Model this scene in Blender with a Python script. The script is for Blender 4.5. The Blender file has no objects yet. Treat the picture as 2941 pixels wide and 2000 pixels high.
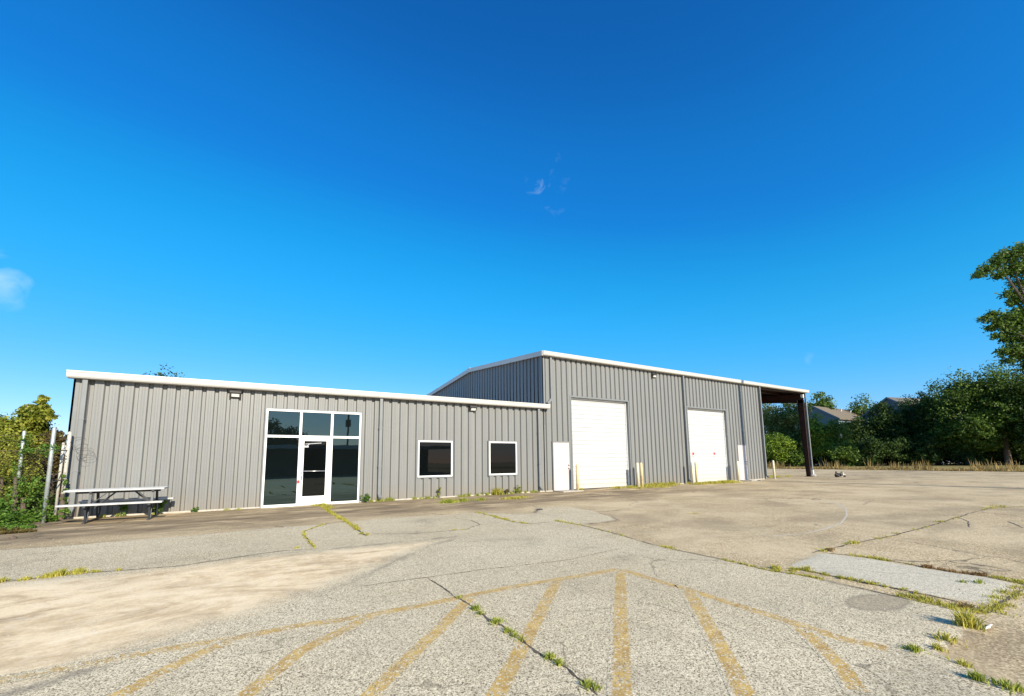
import bpy, math, random
import numpy as np
from mathutils import Matrix, Vector

# ------------------------------------------------------------------ camera
F_PX, CY_PX = 1238.52, 1171.13
PITCH, ROLL, YAW = 0.12448, -0.01224, 0.54708
CAM = np.array([3.957, -15.393, 1.310])
scene = bpy.context.scene
cy_, sy_ = math.cos(YAW), math.sin(YAW)
cp_, sp_ = math.cos(PITCH), math.sin(PITCH)
cr_, sr_ = math.cos(ROLL), math.sin(ROLL)
F0 = np.array([sy_, cy_, 0.]); R0 = np.array([cy_, -sy_, 0.]); U0 = np.array([0, 0, 1.])
FW = cp_*F0 + sp_*U0; U1 = -sp_*F0 + cp_*U0
CX_ = cr_*R0 + sr_*U1; CY_ = -sr_*R0 + cr_*U1
cam = bpy.data.objects.new('camera', bpy.data.cameras.new('camera'))
scene.collection.objects.link(cam)
m = Matrix.Identity(4)
for i in range(3):
    m[i][0] = CX_[i]; m[i][1] = CY_[i]; m[i][2] = -FW[i]; m[i][3] = CAM[i]
cam.matrix_world = m
cam.data.sensor_width = 36.0; cam.data.sensor_fit = 'HORIZONTAL'
cam.data.lens = 36.0*F_PX/2941.0
cam.data.shift_y = (CY_PX-1000.0)/2941.0
cam.data.clip_start = 0.05; cam.data.clip_end = 2000.0
scene.camera = cam

# ------------------------------------------------------------------ light and sky
SUN_EL = math.radians(27.0)
SUN_AZ = math.radians(2.0)              # sun stands in the -y direction, a touch towards +x
SUND = Vector((math.sin(SUN_AZ)*math.cos(SUN_EL), -math.cos(SUN_AZ)*math.cos(SUN_EL), math.sin(SUN_EL)))
sun = bpy.data.objects.new('sun', bpy.data.lights.new('sun', 'SUN'))
scene.collection.objects.link(sun)
sun.data.energy = 4.6; sun.data.angle = math.radians(0.55); sun.data.color = (1.0, 0.90, 0.74)
sun.rotation_euler = SUND.to_track_quat('Z', 'Y').to_euler()
world = bpy.data.worlds.new("World"); scene.world = world; world.use_nodes = True
wn, wl = world.node_tree.nodes, world.node_tree.links
wn.clear()
wo = wn.new('ShaderNodeOutputWorld'); bg = wn.new('ShaderNodeBackground')
sky = wn.new('ShaderNodeTexSky'); sky.sky_type = 'NISHITA'; sky.sun_disc = False
sky.sun_elevation = SUN_EL; sky.sun_rotation = math.pi - SUN_AZ
sky.altitude = 0; sky.air_density = 1.0; sky.dust_density = 0.25; sky.ozone_density = 2.6
hsv = wn.new('ShaderNodeHueSaturation'); hsv.inputs['Saturation'].default_value = 1.32; hsv.inputs['Value'].default_value = 1.0
hsv.inputs['Hue'].default_value = 0.497
wl.new(sky.outputs[0], hsv.inputs['Color'])
tcw = wn.new('ShaderNodeTexCoord')
def wmath(op, a, b=None, clamp=False):
    n = wn.new('ShaderNodeMath'); n.operation = op; n.use_clamp = clamp
    for i, v in enumerate((a, b)):
        if v is None: continue
        if isinstance(v, (int, float)): n.inputs[i].default_value = v
        else: wl.new(v, n.inputs[i])
    return n.outputs[0]
def raydir(px, py):
    d = (px-1470.5)/F_PX*CX_ - (py-CY_PX)/F_PX*CY_ + FW
    return d/np.linalg.norm(d)
def wisp(px, py, size, strength, scale, thr, seed):
    d = raydir(px, py)
    vm = wn.new('ShaderNodeVectorMath'); vm.operation = 'DISTANCE'
    wl.new(tcw.outputs['Generated'], vm.inputs[0]); vm.inputs[1].default_value = tuple(d)
    fall = wmath('SUBTRACT', 1.0, wmath('DIVIDE', vm.outputs['Value'], size), True)
    nz = wn.new('ShaderNodeTexNoise'); nz.inputs['Scale'].default_value = scale
    nz.inputs['Detail'].default_value = 7; nz.inputs['Roughness'].default_value = 0.55
    nz.inputs['Distortion'].default_value = 0.9
    nz.noise_dimensions = '4D'; nz.inputs['W'].default_value = seed
    wl.new(tcw.outputs['Generated'], nz.inputs['Vector'])
    a = wmath('SUBTRACT', nz.outputs[0], wmath('ADD', thr, wmath('MULTIPLY', wmath('SUBTRACT', 1.0, fall), .30)))
    return wmath('MULTIPLY', wmath('MULTIPLY', wmath('MULTIPLY', a, 4.0, True), fall), strength, True)
w1 = wisp(1565, 535, 0.075, 0.42, 19, 0.37, 6.1)
w2 = wisp(0, 800, 0.060, 0.55, 14, 0.34, 2.7)
w3 = wisp(2320, 1035, 0.035, 0.30, 20, 0.38, 1.3)
w4 = wisp(1965, 865, 0.035, 0.18, 26, 0.40, 5.3)
# colour response of the clear sky (deeper blue than the plain model)
sk1 = wn.new('ShaderNodeVectorMath'); sk1.operation = 'SCALE'; sk1.inputs['Scale'].default_value = .1414; wl.new(hsv.outputs[0], sk1.inputs[0])
sks = wn.new('ShaderNodeSeparateXYZ'); wl.new(sk1.outputs[0], sks.inputs[0])
def fcurve(v, pts):
    n = wn.new('ShaderNodeFloatCurve'); c = n.mapping.curves[0]; n.mapping.use_clip = False
    while len(c.points) > 2: c.points.remove(c.points[1])
    c.points[0].location = pts[0]; c.points[-1].location = pts[-1]
    for p in pts[1:-1]: c.points.new(*p)
    n.mapping.update(); wl.new(v, n.inputs['Value']); return n.outputs[0]
skc = wn.new('ShaderNodeCombineXYZ')
wl.new(fcurve(sks.outputs[0], [(0, 0), (.019, .006), (.054, .014), (.085, .028), (.15, .07), (.27, .16), (1, .75)]), skc.inputs[0])
wl.new(fcurve(sks.outputs[1], [(0, 0), (.112, .118), (.15, .19), (.185, .235), (.212, .30), (.292, .415), (.45, .52), (.66, .63), (1, .85)]), skc.inputs[1])
wl.new(wmath('MULTIPLY', fcurve(sks.outputs[2], [(0, 0), (.287, .217), (.37, .31), (.44, .365), (.63, .475), (1, .60)]), 2.0), skc.inputs[2])
skyc = wn.new('ShaderNodeVectorMath'); skyc.operation = 'SCALE'; skyc.inputs['Scale'].default_value = 1/.1414; wl.new(skc.outputs[0], skyc.inputs[0])
cl = wmath('ADD', wmath('ADD', w1, w2), wmath('ADD', w3, w4), True)
mixw = wn.new('ShaderNodeMix'); mixw.data_type = 'RGBA'
wl.new(cl, mixw.inputs['Factor']); wl.new(skyc.outputs[0], mixw.inputs['A'])
mixw.inputs['B'].default_value = (6.0, 7.6, 8.6, 1)
wl.new(mixw.outputs['Result'], bg.inputs['Color']); bg.inputs['Strength'].default_value = 0.084
wl.new(bg.outputs[0], wo.inputs[0])
scene.view_settings.view_transform = 'Standard'; scene.view_settings.look = 'None'
scene.view_settings.exposure = 0.75; scene.view_settings.gamma = 1.0
scene.render.engine = 'CYCLES'

# ------------------------------------------------------------------ helpers
def ray(px, py):
    return (px-1470.5)/F_PX*CX_ - (py-CY_PX)/F_PX*CY_ + FW
def G(px, py, z=0.0):                      # ground point seen at a pixel of the photograph
    d = ray(px, py); t = (z-CAM[2])/d[2]; q = CAM + t*d
    return (float(q[0]), float(q[1]))
def at(px, py, depth):                     # point at a distance along the view axis
    return CAM + ray(px, py)*depth
def lift(px, py, depth):                   # standing position and height of a top seen at (px, py)
    q = at(px, py, depth); return float(q[0]), float(q[1]), float(q[2])

def tag(o, label=None, cat=None, group=None, kind=None):
    if label: o['label'] = label
    if cat: o['category'] = cat
    if group: o['group'] = group
    if kind: o['kind'] = kind
    return o
def empty(name, loc, label=None, cat=None, group=None):
    o = bpy.data.objects.new(name, None); scene.collection.objects.link(o)
    o.location = loc; o.empty_display_size = 0.3
    return tag(o, label, cat, group)
def origin_of(p):
    q = Vector((0, 0, 0))
    while p is not None:
        q += p.location; p = p.parent
    return q

class MB:
    """collects geometry in world coordinates; build() links ONE mesh object"""
    def __init__(s): s.v = []; s.f = []; s.var = []
    def quad(s, a, b, c, d):
        n = len(s.v); s.v += [tuple(a), tuple(b), tuple(c), tuple(d)]; s.f.append((n, n+1, n+2, n+3))
    def tri(s, a, b, c):
        n = len(s.v); s.v += [tuple(a), tuple(b), tuple(c)]; s.f.append((n, n+1, n+2))
    def poly(s, pts):
        n = len(s.v); s.v += [tuple(p) for p in pts]; s.f.append(tuple(range(n, n+len(pts))))
    def box(s, x0, x1, y0, y1, z0, z1):
        n = len(s.v)
        s.v += [(x0,y0,z0),(x1,y0,z0),(x1,y1,z0),(x0,y1,z0),(x0,y0,z1),(x1,y0,z1),(x1,y1,z1),(x0,y1,z1)]
        for q in ((3,2,1,0),(4,5,6,7),(0,1,5,4),(1,2,6,5),(2,3,7,6),(3,0,4,7)): s.f.append(tuple(n+i for i in q))
    def bar(s, a, b, w, h, up=(0, 0, 1)):
        a, b = Vector(a), Vector(b); d = (b-a).normalized(); up = Vector(up)
        if abs(d.dot(up)) > .99: up = Vector((1, 0, 0))
        r = d.cross(up).normalized(); u = r.cross(d).normalized(); n = len(s.v)
        for p in (a, b):
            for i, j in ((-1,-1),(1,-1),(1,1),(-1,1)): s.v.append(tuple(p + r*(i*w/2) + u*(j*h/2)))
        for q in ((3,2,1,0),(4,5,6,7),(0,1,5,4),(1,2,6,5),(2,3,7,6),(3,0,4,7)): s.f.append(tuple(n+i for i in q))
    def tube(s, pts, rad, sides=8, cap=True):
        pts = [Vector(p) for p in pts]
        if isinstance(rad, (int, float)): rad = [rad]*len(pts)
        n0 = len(s.v); ref = Vector((0, 0, 1))
        for i, p in enumerate(pts):
            d = (pts[min(i+1, len(pts)-1)] - pts[max(i-1, 0)]).normalized()
            rf = ref if abs(d.dot(ref)) < .95 else Vector((1, 0, 0))
            r = d.cross(rf).normalized(); u = r.cross(d)
            for k in range(sides):
                a = 2*math.pi*k/sides; s.v.append(tuple(p + (r*math.cos(a) + u*math.sin(a))*rad[i]))
        for i in range(len(pts)-1):
            for k in range(sides):
                a = n0+i*sides+k; b = n0+i*sides+(k+1) % sides
                s.f.append((a, b, b+sides, a+sides))
        if cap:
            s.f.append(tuple(n0+k for k in reversed(range(sides))))
            s.f.append(tuple(n0+(len(pts)-1)*sides+k for k in range(sides)))
    def prism(s, prof, axis, a, b):
        """extrude a closed 2D profile [(p,q)] along 'x' (p=y,q=z) or 'z' (p=x,q=y) or 'y' (p=x,q=z)"""
        def pt(p, q, t): return {'x': (t, p, q), 'y': (p, t, q), 'z': (p, q, t)}[axis]
        n = len(s.v); k = len(prof)
        for t in (a, b): s.v += [pt(p, q, t) for p, q in prof]
        for i in range(k): s.f.append((n+i, n+(i+1) % k, n+k+(i+1) % k, n+k+i))
        s.f.append(tuple(n+i for i in reversed(range(k)))); s.f.append(tuple(n+k+i for i in range(k)))
    def build(s, name, mat, parent=None, smooth=False, origin=None, bevel=0):
        me = bpy.data.meshes.new(name)
        base = origin_of(parent) if parent is not None else Vector((0, 0, 0))
        o = bpy.data.objects.new(name, me)
        if origin is not None:
            o.location = Vector(origin) - base; base = Vector(origin)
        vv = np.array(s.v, dtype=float) - np.array(base)
        me.from_pydata(vv.tolist(), [], s.f)
        if mat: me.materials.append(mat)
        if smooth:
            me.polygons.foreach_set('use_smooth', [True]*len(me.polygons))
        scene.collection.objects.link(o)
        if parent is not None: o.parent = parent
        if bevel:
            b = o.modifiers.new('bevel', 'BEVEL'); b.width = bevel; b.segments = 2; b.limit_method = 'ANGLE'
        me.update()
        return o

def np_mesh(name, verts, faces, mat, parent=None, var=None, origin=(0, 0, 0)):
    """fast quad mesh from arrays, optional per-face attribute v"""
    me = bpy.data.meshes.new(name)
    base = np.array(origin_of(parent)) if parent is not None else np.array(origin, float)
    verts = verts - base
    nv, nf, k = len(verts), len(faces), faces.shape[1]
    me.vertices.add(nv); me.vertices.foreach_set('co', verts.astype(np.float32).ravel())
    me.loops.add(nf*k); me.loops.foreach_set('vertex_index', faces.astype(np.int32).ravel())
    me.polygons.add(nf); me.polygons.foreach_set('loop_start', np.arange(0, nf*k, k, dtype=np.int32))
    me.polygons.foreach_set('loop_total', np.full(nf, k, dtype=np.int32))
    if var is not None:
        a = me.attributes.new('v', 'FLOAT', 'FACE'); a.data.foreach_set('value', var.astype(np.float32))
    me.update(calc_edges=True)
    me.materials.append(mat)
    o = bpy.data.objects.new(name, me); scene.collection.objects.link(o)
    if parent is not None: o.parent = parent
    else: o.location = origin
    return o

# ------------------------------------------------------------------ materials
class NT:
    def __init__(s, name):
        s.m = bpy.data.materials.new(name); s.m.use_nodes = True
        s.n = s.m.node_tree.nodes; s.l = s.m.node_tree.links
        s.b = s.n['Principled BSDF']; s.out = s.n['Material Output']
        s._pos = None
    def setin(s, sock, v):
        if hasattr(v, 'node'): s.l.new(v, sock)
        elif isinstance(v, (tuple, list)): sock.default_value = tuple(v) + ((1,) if len(v) == 3 and sock.type == 'RGBA' else ())
        else: sock.default_value = v
    def pos(s):
        if s._pos is None: s._pos = s.n.new('ShaderNodeNewGeometry').outputs['Position']
        return s._pos
    def mp(s, scale=(1, 1, 1), rot=(0, 0, 0), loc=(0, 0, 0)):
        q = s.n.new('ShaderNodeMapping'); s.l.new(s.pos(), q.inputs[0])
        q.inputs['Scale'].default_value = scale; q.inputs['Rotation'].default_value = rot; q.inputs['Location'].default_value = loc
        return q.outputs[0]
    def noise(s, scale, detail=4, rough=.55, vec=None, dist=0.0):
        q = s.n.new('ShaderNodeTexNoise'); q.inputs['Scale'].default_value = scale
        q.inputs['Detail'].default_value = detail; q.inputs['Roughness'].default_value = rough
        q.inputs['Distortion'].default_value = dist
        s.l.new(vec if vec is not None else s.pos(), q.inputs['Vector']); return q.outputs[0]
    def voro(s, scale, out='Color', vec=None, feature='F1'):
        q = s.n.new('ShaderNodeTexVoronoi'); q.inputs['Scale'].default_value = scale; q.feature = feature
        s.l.new(vec if vec is not None else s.pos(), q.inputs['Vector']); return q.outputs[out]
    def sep(s, v):
        q = s.n.new('ShaderNodeSeparateXYZ'); s.l.new(v, q.inputs[0]); return q.outputs
    def math(s, op, a, b=0.0, clamp=False):
        q = s.n.new('ShaderNodeMath'); q.operation = op; q.use_clamp = clamp
        s.setin(q.inputs[0], a); s.setin(q.inputs[1], b); return q.outputs[0]
    def rng(s, v, a, b, c=0.0, d=1.0, smooth=False):
        q = s.n.new('ShaderNodeMapRange'); q.clamp = True
        if smooth: q.interpolation_type = 'SMOOTHSTEP'
        s.setin(q.inputs[0], v)
        for i, x in enumerate((a, b, c, d)): q.inputs[i+1].default_value = x
        return q.outputs[0]
    def ramp(s, v, stops, mode='LINEAR'):
        q = s.n.new('ShaderNodeValToRGB'); q.color_ramp.interpolation = mode
        e = q.color_ramp.elements
        while len(e) > 1: e.remove(e[-1])
        e[0].position = stops[0][0]; e[0].color = tuple(stops[0][1]) + (1,)
        for p, c in stops[1:]:
            k = e.new(p); k.color = tuple(c) + (1,)
        s.setin(q.inputs[0], v); return q.outputs[0]
    def mix(s, f, a, b, mode='MIX'):
        q = s.n.new('ShaderNodeMix'); q.data_type = 'RGBA'; q.blend_type = mode
        s.setin(q.inputs['Factor'], f); s.setin(q.inputs['A'], a); s.setin(q.inputs['B'], b)
        return q.outputs['Result']
    def attr(s, name):
        q = s.n.new('ShaderNodeAttribute'); q.attribute_name = name; return q.outputs['Fac']
    def bump(s, h, strength=.3, dist=.01):
        q = s.n.new('ShaderNodeBump'); q.inputs['Strength'].default_value = strength; q.inputs['Distance'].default_value = dist
        s.l.new(h, q.inputs['Height']); s.l.new(q.outputs[0], s.b.inputs['Normal'])
    def fin(s, color=None, rough=.6, metal=0.0, spec=.5):
        if color is not None: s.setin(s.b.inputs['Base Color'], color)
        s.setin(s.b.inputs['Roughness'], rough); s.setin(s.b.inputs['Metallic'], metal)
        s.b.inputs['Specular IOR Level'].default_value = spec
        return s.m

def simple(name, col, rough=.5, metal=0., spec=.5, var=.12, scale=3.0, dirt=None):
    t = NT(name); n = t.noise(scale, 5)
    lo = tuple(c*(1-var) for c in col); hi = tuple(min(1, c*(1+var)) for c in col)
    c = t.ramp(n, [(.3, lo), (.7, hi)])
    if dirt:
        d = t.rng(t.noise(dirt[0], 6, .65), .52, .72)
        c = t.mix(t.math('MULTIPLY', d, dirt[2]), c, dirt[1])
    return t.fin(c, rough, metal, spec)

def m_panel(name, col, weather=.5):
    """painted ribbed steel sheet: streaks, panel to panel tone, dust near the ground"""
    t = NT(name); x, y, z = t.sep(t.pos())
    streak = t.noise(1.0, 6, .6, t.mp((9, 9, .35)))
    big = t.noise(.45, 3)
    c = t.ramp(streak, [(.25, tuple(c*.86 for c in col)), (.55, col), (.8, tuple(c*1.09 for c in col))])
    c = t.mix(t.rng(big, .35, .7, 0, .22), c, tuple(c*.80 for c in col))
    fx = t.math('FLOOR', t.math('DIVIDE', t.math('ADD', x, y), .9144)); w = t.n.new('ShaderNodeTexWhiteNoise'); w.noise_dimensions = '1D'
    t.l.new(fx, w.inputs['W'])
    c = t.mix(t.rng(w.outputs['Value'], 0, 1, 0, .20), c, tuple(c*.7 for c in col))
    n2 = t.noise(2.2, 5, .6, t.mp((2.5, 2.5, .8)))
    base = t.math('MULTIPLY', t.rng(t.math('ADD', z, t.math('MULTIPLY', n2, -.7)), .25, -.35), .42*weather*2, True)
    c = t.mix(base, c, (.23, .185, .13))
    rust = t.math('MULTIPLY', t.rng(t.noise(5, 4, .6, t.mp((1.5, 1.5, .2))), .66, .74), t.rng(z, 1.2, 0.0, 0, .5))
    c = t.mix(rust, c, (.30, .16, .08))
    bt = t.noise(1.0, 3, .5, t.mp((1.3, 1.3, .8))); t.bump(bt, .35, .03)
    return t.fin(c, .42, 0, .45)

M = {}
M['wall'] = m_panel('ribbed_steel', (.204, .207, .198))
M['wall_shaded'] = m_panel('ribbed_steel_shaded', (.175, .178, .182), .2)  # same steel as the front, darker: side wall shade put into the colour
M['trim'] = simple('grey_trim', (.172, .182, .182), .45, var=.07)
M['white_trim'] = simple('white_gutter', (.50, .49, .455), .4, var=.06, scale=1.5, dirt=(3., (.45, .42, .36), .4))
M['roof'] = simple('white_roof', (.62, .62, .6), .45)
M['frame'] = simple('white_aluminium', (.80, .80, .78), .35, var=.04, dirt=(6., (.45, .42, .36), .25))
M['door_pink'] = simple('cream_steel_door', (.53, .465, .43), .5, var=.03, dirt=(5., (.5, .43, .36), .2))
def m_ohd():
    t = NT('white_overhead_door'); x, y, z = t.sep(t.pos())
    s = t.noise(1.2, 5, .6, t.mp((1.2, 1, .5)))
    c = t.ramp(s, [(.3, (.455, .465, .46)), (.7, (.50, .50, .49))])
    d = t.math('MULTIPLY', t.rng(t.math('ADD', z, t.math('MULTIPLY', t.noise(3, 5), -.6)), .5, -.3), .5)
    c = t.mix(d, c, (.5, .44, .33))
    return t.fin(c, .45)
M['ohd'] = m_ohd()
def m_glass(name, tint, ior=1.75, rough=.015):
    t = NT(name)
    n = t.noise(3.0, 4)
    c = t.ramp(n, [(.3, tuple(c*.8 for c in tint)), (.7, tint)])
    t.bump(t.noise(1.3, 2), .04, .02)
    t.b.inputs['IOR'].default_value = ior
    return t.fin(c, rough, 0, .5)
M['glass'] = m_glass('dark_tinted_glass', (.004, .006, .006), 1.95); M['glass'].node_tree.nodes['Principled BSDF'].inputs['Specular Tint'].default_value = (.62, .95, 1.0, 1)
M['glass_dark'] = m_glass('dark_window_glass', (.003, .004, .004), 1.36)
M['chrome'] = simple('brushed_metal', (.5, .5, .5), .3, .8)
M['red'] = simple('red_plastic', (.62, .03, .03), .45)
M['black'] = simple('black_rubber', (.02, .02, .02), .6)
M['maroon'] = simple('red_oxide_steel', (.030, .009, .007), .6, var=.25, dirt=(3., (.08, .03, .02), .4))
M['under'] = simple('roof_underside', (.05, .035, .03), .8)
M['bollard'] = simple('faded_yellow_paint', (.70, .58, .33), .6, var=.08, scale=4, dirt=(5., (.36, .19, .07), .6))
M['bollard_pale'] = simple('pale_cream_paint', (.72, .66, .50), .6, var=.08, scale=4, dirt=(5., (.36, .22, .1), .4))
M['lamp_body'] = simple('bronze_lamp_housing', (.05, .047, .044), .5)
M['lens'] = simple('frosted_lens', (.78, .78, .74), .25)
M['board'] = simple('weathered_white_board', (.46, .46, .445), .6, var=.14, scale=6, dirt=(9., (.3, .29, .26), .6))
M['dark_iron'] = simple('dark_metal_frame', (.045, .05, .055), .5, .3)
M['galv'] = simple('galvanised_pipe', (.38, .42, .41), .42, .35, var=.18, scale=8, dirt=(6., (.28, .17, .09), .5))
M['post_white'] = simple('flaking_white_post', (.48, .46, .40), .6, var=.15, scale=12, dirt=(12., (.22, .12, .06), .8))
M['wire'] = simple('rusty_wire', (.12, .09, .07), .6, .4)
M['wood_pole'] = simple('creosoted_pole', (.11, .08, .055), .85)
M['bark'] = simple('bark', (.10, .075, .055), .9, var=.35, scale=9)
M['stem'] = simple('green_stem', (.12, .15, .05), .8)
M['crack'] = simple('dark_crack', (.10, .08, .055), .95, var=.4, scale=18)
M['concrete'] = simple('pale_concrete', (.42, .39, .33), .85, var=.15, scale=9)

def m_leaf(name, dark, mid, light, trans=.35, scale=.5):
    t = NT(name); v = t.attr('v'); n = t.noise(scale, 3)
    k = t.math('ADD', t.math('MULTIPLY', v, .7), t.math('MULTIPLY', n, .45))
    c = t.ramp(k, [(.18, dark), (.55, mid), (.95, light)])
    t.fin(c, .55, 0, .3)
    tr = t.n.new('ShaderNodeBsdfTranslucent'); t.l.new(c, tr.inputs['Color'])
    mx = t.n.new('ShaderNodeMixShader'); mx.inputs[0].default_value = trans
    t.l.new(t.b.outputs[0], mx.inputs[1]); t.l.new(tr.outputs[0], mx.inputs[2]); t.l.new(mx.outputs[0], t.out.inputs[0])
    return t.m
L = {
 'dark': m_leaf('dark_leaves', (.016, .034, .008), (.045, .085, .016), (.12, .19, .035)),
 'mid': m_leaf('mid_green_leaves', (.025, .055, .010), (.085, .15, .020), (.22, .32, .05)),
 'bright': m_leaf('bright_leaves', (.06, .11, .012), (.16, .25, .022), (.32, .42, .05)),
 'olive': m_leaf('olive_leaves', (.06, .085, .02), (.17, .21, .05), (.38, .42, .16)),
 'yellow': m_leaf('yellowing_leaves', (.06, .085, .012), (.22, .26, .03), (.46, .44, .07), scale=1.4),
 'ivy': m_leaf('vine_leaves', (.03, .07, .012), (.10, .20, .025), (.22, .36, .06), scale=1.5),
 'rust': m_leaf('reddish_leaves', (.05, .035, .015), (.13, .10, .03), (.26, .23, .06), scale=1.5),
 'grass': m_leaf('weed_grass', (.20, .20, .03), (.46, .43, .06), (.68, .60, .15), .4, 2.),
 'greener': m_leaf('green_weeds', (.15, .20, .025), (.33, .38, .05), (.54, .52, .12), .4, 2.),
 'straw': m_leaf('dry_grass', (.16, .10, .03), (.32, .22, .07), (.50, .38, .15), .35, .6),
 'redweed': m_leaf('red_weeds', (.14, .07, .03), (.28, .15, .06), (.36, .26, .09), .3, 3.),
}

# ------------------------------------------------------------------ ground
def g1(zx, zy): return G(zx*.43029, 1400+zy*.43029)
def g2(zx, zy): return G(1000+zx*.43029, 1400+zy*.43029)
def g3(zx, zy): return G(1941+zx*.43029, 1400+zy*.43029)
CHIP = [(-9.5, -4.6), g1(0, 430), g1(500, 400), g1(1100, 345), g1(1700, 290), g2(0, 240), g2(400, 205), g2(850, 175), g2(1100, 185), g2(1250, 180),
        g2(1262, 142), g2(1450, 135), g2(1640, 165), g2(1760, 205), g2(1805, 230), g2(1700, 245), g2(1560, 255), g2(1850, 340), g2(2080, 405),
        g2(2320, 455), g3(300, 490), g3(560, 555), g3(640, 572), g3(900, 612), g3(1200, 682), g3(1600, 772), g3(1900, 850), g3(2040, 930),
        g3(1900, 1040), g3(1790, 1110), g3(1850, 1180), g3(2050, 1270), g3(2324, 1394), (8.6, -16.5), (9.5, -24), (-9.5, -24)]
SAND = [(-4.0, -8.4), g1(0, 660), g1(300, 630), g1(700, 590), g1(1100, 550), g1(1500, 505), g1(1900, 460), g2(0, 418), g2(500, 370), g2(790, 335),
        g2(620, 375), g2(400, 460), g2(200, 560), g2(0, 660), g1(2100, 740), g1(1780, 880), g1(1400, 980), g1(900, 1130), g1(400, 1285), g1(0, 1400), (-1, -14), (-5, -13.5)]
GRAV = [g3(750, 535), g3(970, 445), g3(1330, 490), g3(1700, 560), g3(2100, 620), g3(2265, 668), g3(2120, 800), g3(1900, 765), g3(1700, 730), g3(1480, 690), g3(900, 570)]
SOILP = [g3(1430, 1190), g3(1500, 1120), g3(1640, 1130), g3(1800, 1190), g3(2000, 1290), g3(2324, 1420), g3(2324, 1560), g3(1500, 1560), g3(1330, 1420), g3(1300, 1290)]
OVAL = [g3(1350+205*math.cos(a), 795+58*math.sin(a)) for a in np.linspace(0, 2*math.pi, 18, endpoint=False)]
def sdist(P, poly):
    poly = np.array(poly); d = np.full(len(P), 1e9); inside = np.zeros(len(P), bool); n = len(poly)
    for i in range(n):
        a, b = poly[i], poly[(i+1) % n]; e = b-a; w = P-a
        t = np.clip((w@e)/(e@e), 0, 1); q = w - t[:, None]*e
        d = np.minimum(d, np.hypot(q[:, 0], q[:, 1]))
        c = ((a[1] > P[:, 1]) != (b[1] > P[:, 1]))
        with np.errstate(divide='ignore', invalid='ignore'):
            xi = (b[0]-a[0])*(P[:, 1]-a[1])/(b[1]-a[1]) + a[0]
        inside ^= c & (P[:, 0] < xi)
    return np.where(inside, d, -d)

def chip_color(t):
    """worn chip seal: pale, dark and tan stones"""
    w = t.noise(9.0, 2, .5)
    cells = t.sep(t.voro(112.0))[0]
    cells2 = t.sep(t.voro(175.0))[1]
    k = t.math('ADD', t.math('MULTIPLY', cells, .45), t.math('MULTIPLY', cells2, .55))
    c = t.ramp(k, [(.14, (.10, .082, .052)), (.28, (.27, .225, .15)), (.40, (.53, .46, .325)), (.66, (.69, .61, .445)), (.88, (.90, .82, .63))])
    big = t.noise(.33, 5, .6)
    mid = t.noise(2.1, 5, .65)
    c = t.mix(t.rng(big, .38, .66, 0, .38), c, (.68, .63, .53), 'MULTIPLY')
    c = t.mix(t.rng(mid, .30, .52, .18, 0), c, (.25, .22, .17))
    c = t.mix(t.rng(t.noise(.7, 6, .7, t.mp((1, 1, 1), (0, 0, 0), (31, 7, 0))), .56, .70, 0, .55), c, (.25, .215, .16))
    c = t.mix(1.0, c, (1.03, .995, .91), 'MULTIPLY')
    return c, k
def lot_color(t):
    """old brown grey asphalt"""
    x, y, z = t.sep(t.pos())
    cells = t.sep(t.voro(85.0))[0]
    fine = t.noise(38, 4, .7)
    k = t.math('ADD', t.math('MULTIPLY', cells, .5), t.math('MULTIPLY', fine, .5))
    c = t.ramp(k, [(.20, (.15, .115, .068)), (.42, (.33, .265, .165)), (.60, (.48, .395, .255)), (.85, (.80, .69, .47))])
    fl = t.noise(.45, 8, .68, t.mp((1, .7, 1), (0, 0, .2)), .6)
    c = t.mix(t.rng(fl, .46, .60, 0, .50), c, (.55, .47, .325))
    dk = t.noise(.35, 6, .65, t.mp((1, 1.6, 1), (0, 0, -.3), (9, 4, 0)))
    c = t.mix(t.rng(dk, .47, .62, 0, .52), c, (.20, .155, .10))
    # apron along the wall: darker brown, washed with silt
    ny = t.noise(.5, 5, .6)
    edge = t.math('ADD', y, t.math('MULTIPLY', ny, 2.6))
    nearw = t.math('MULTIPLY', t.rng(edge, -3.9, -2.2, 0, 1, True), t.rng(x, 17, 25, 1, .30, True))
    nearw = t.math('MULTIPLY', nearw, t.rng(y, 3.0, 1.0, 0, 1))
    ap = t.ramp(t.noise(1.1, 7, .7, t.mp((.55, 1.5, 1))), [(.32, (.075, .057, .036)), (.45, (.165, .13, .085)), (.56, (.28, .22, .145)), (.68, (.55, .46, .32))])
    c = t.mix(t.math('MULTIPLY', nearw, .88), c, ap)
    blot = t.math('MULTIPLY', t.rng(t.noise(.8, 6, .7, t.mp((.6, 1.5, 1), (0, 0, 0), (5, 5, 0))), .55, .66), t.rng(y, -6.5, -4.5, 0, .5))
    c = t.mix(blot, c, (.13, .105, .08))
    c = t.mix(1.0, c, (1.20, 1.13, 1.0), 'MULTIPLY')
    return c, k
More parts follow.
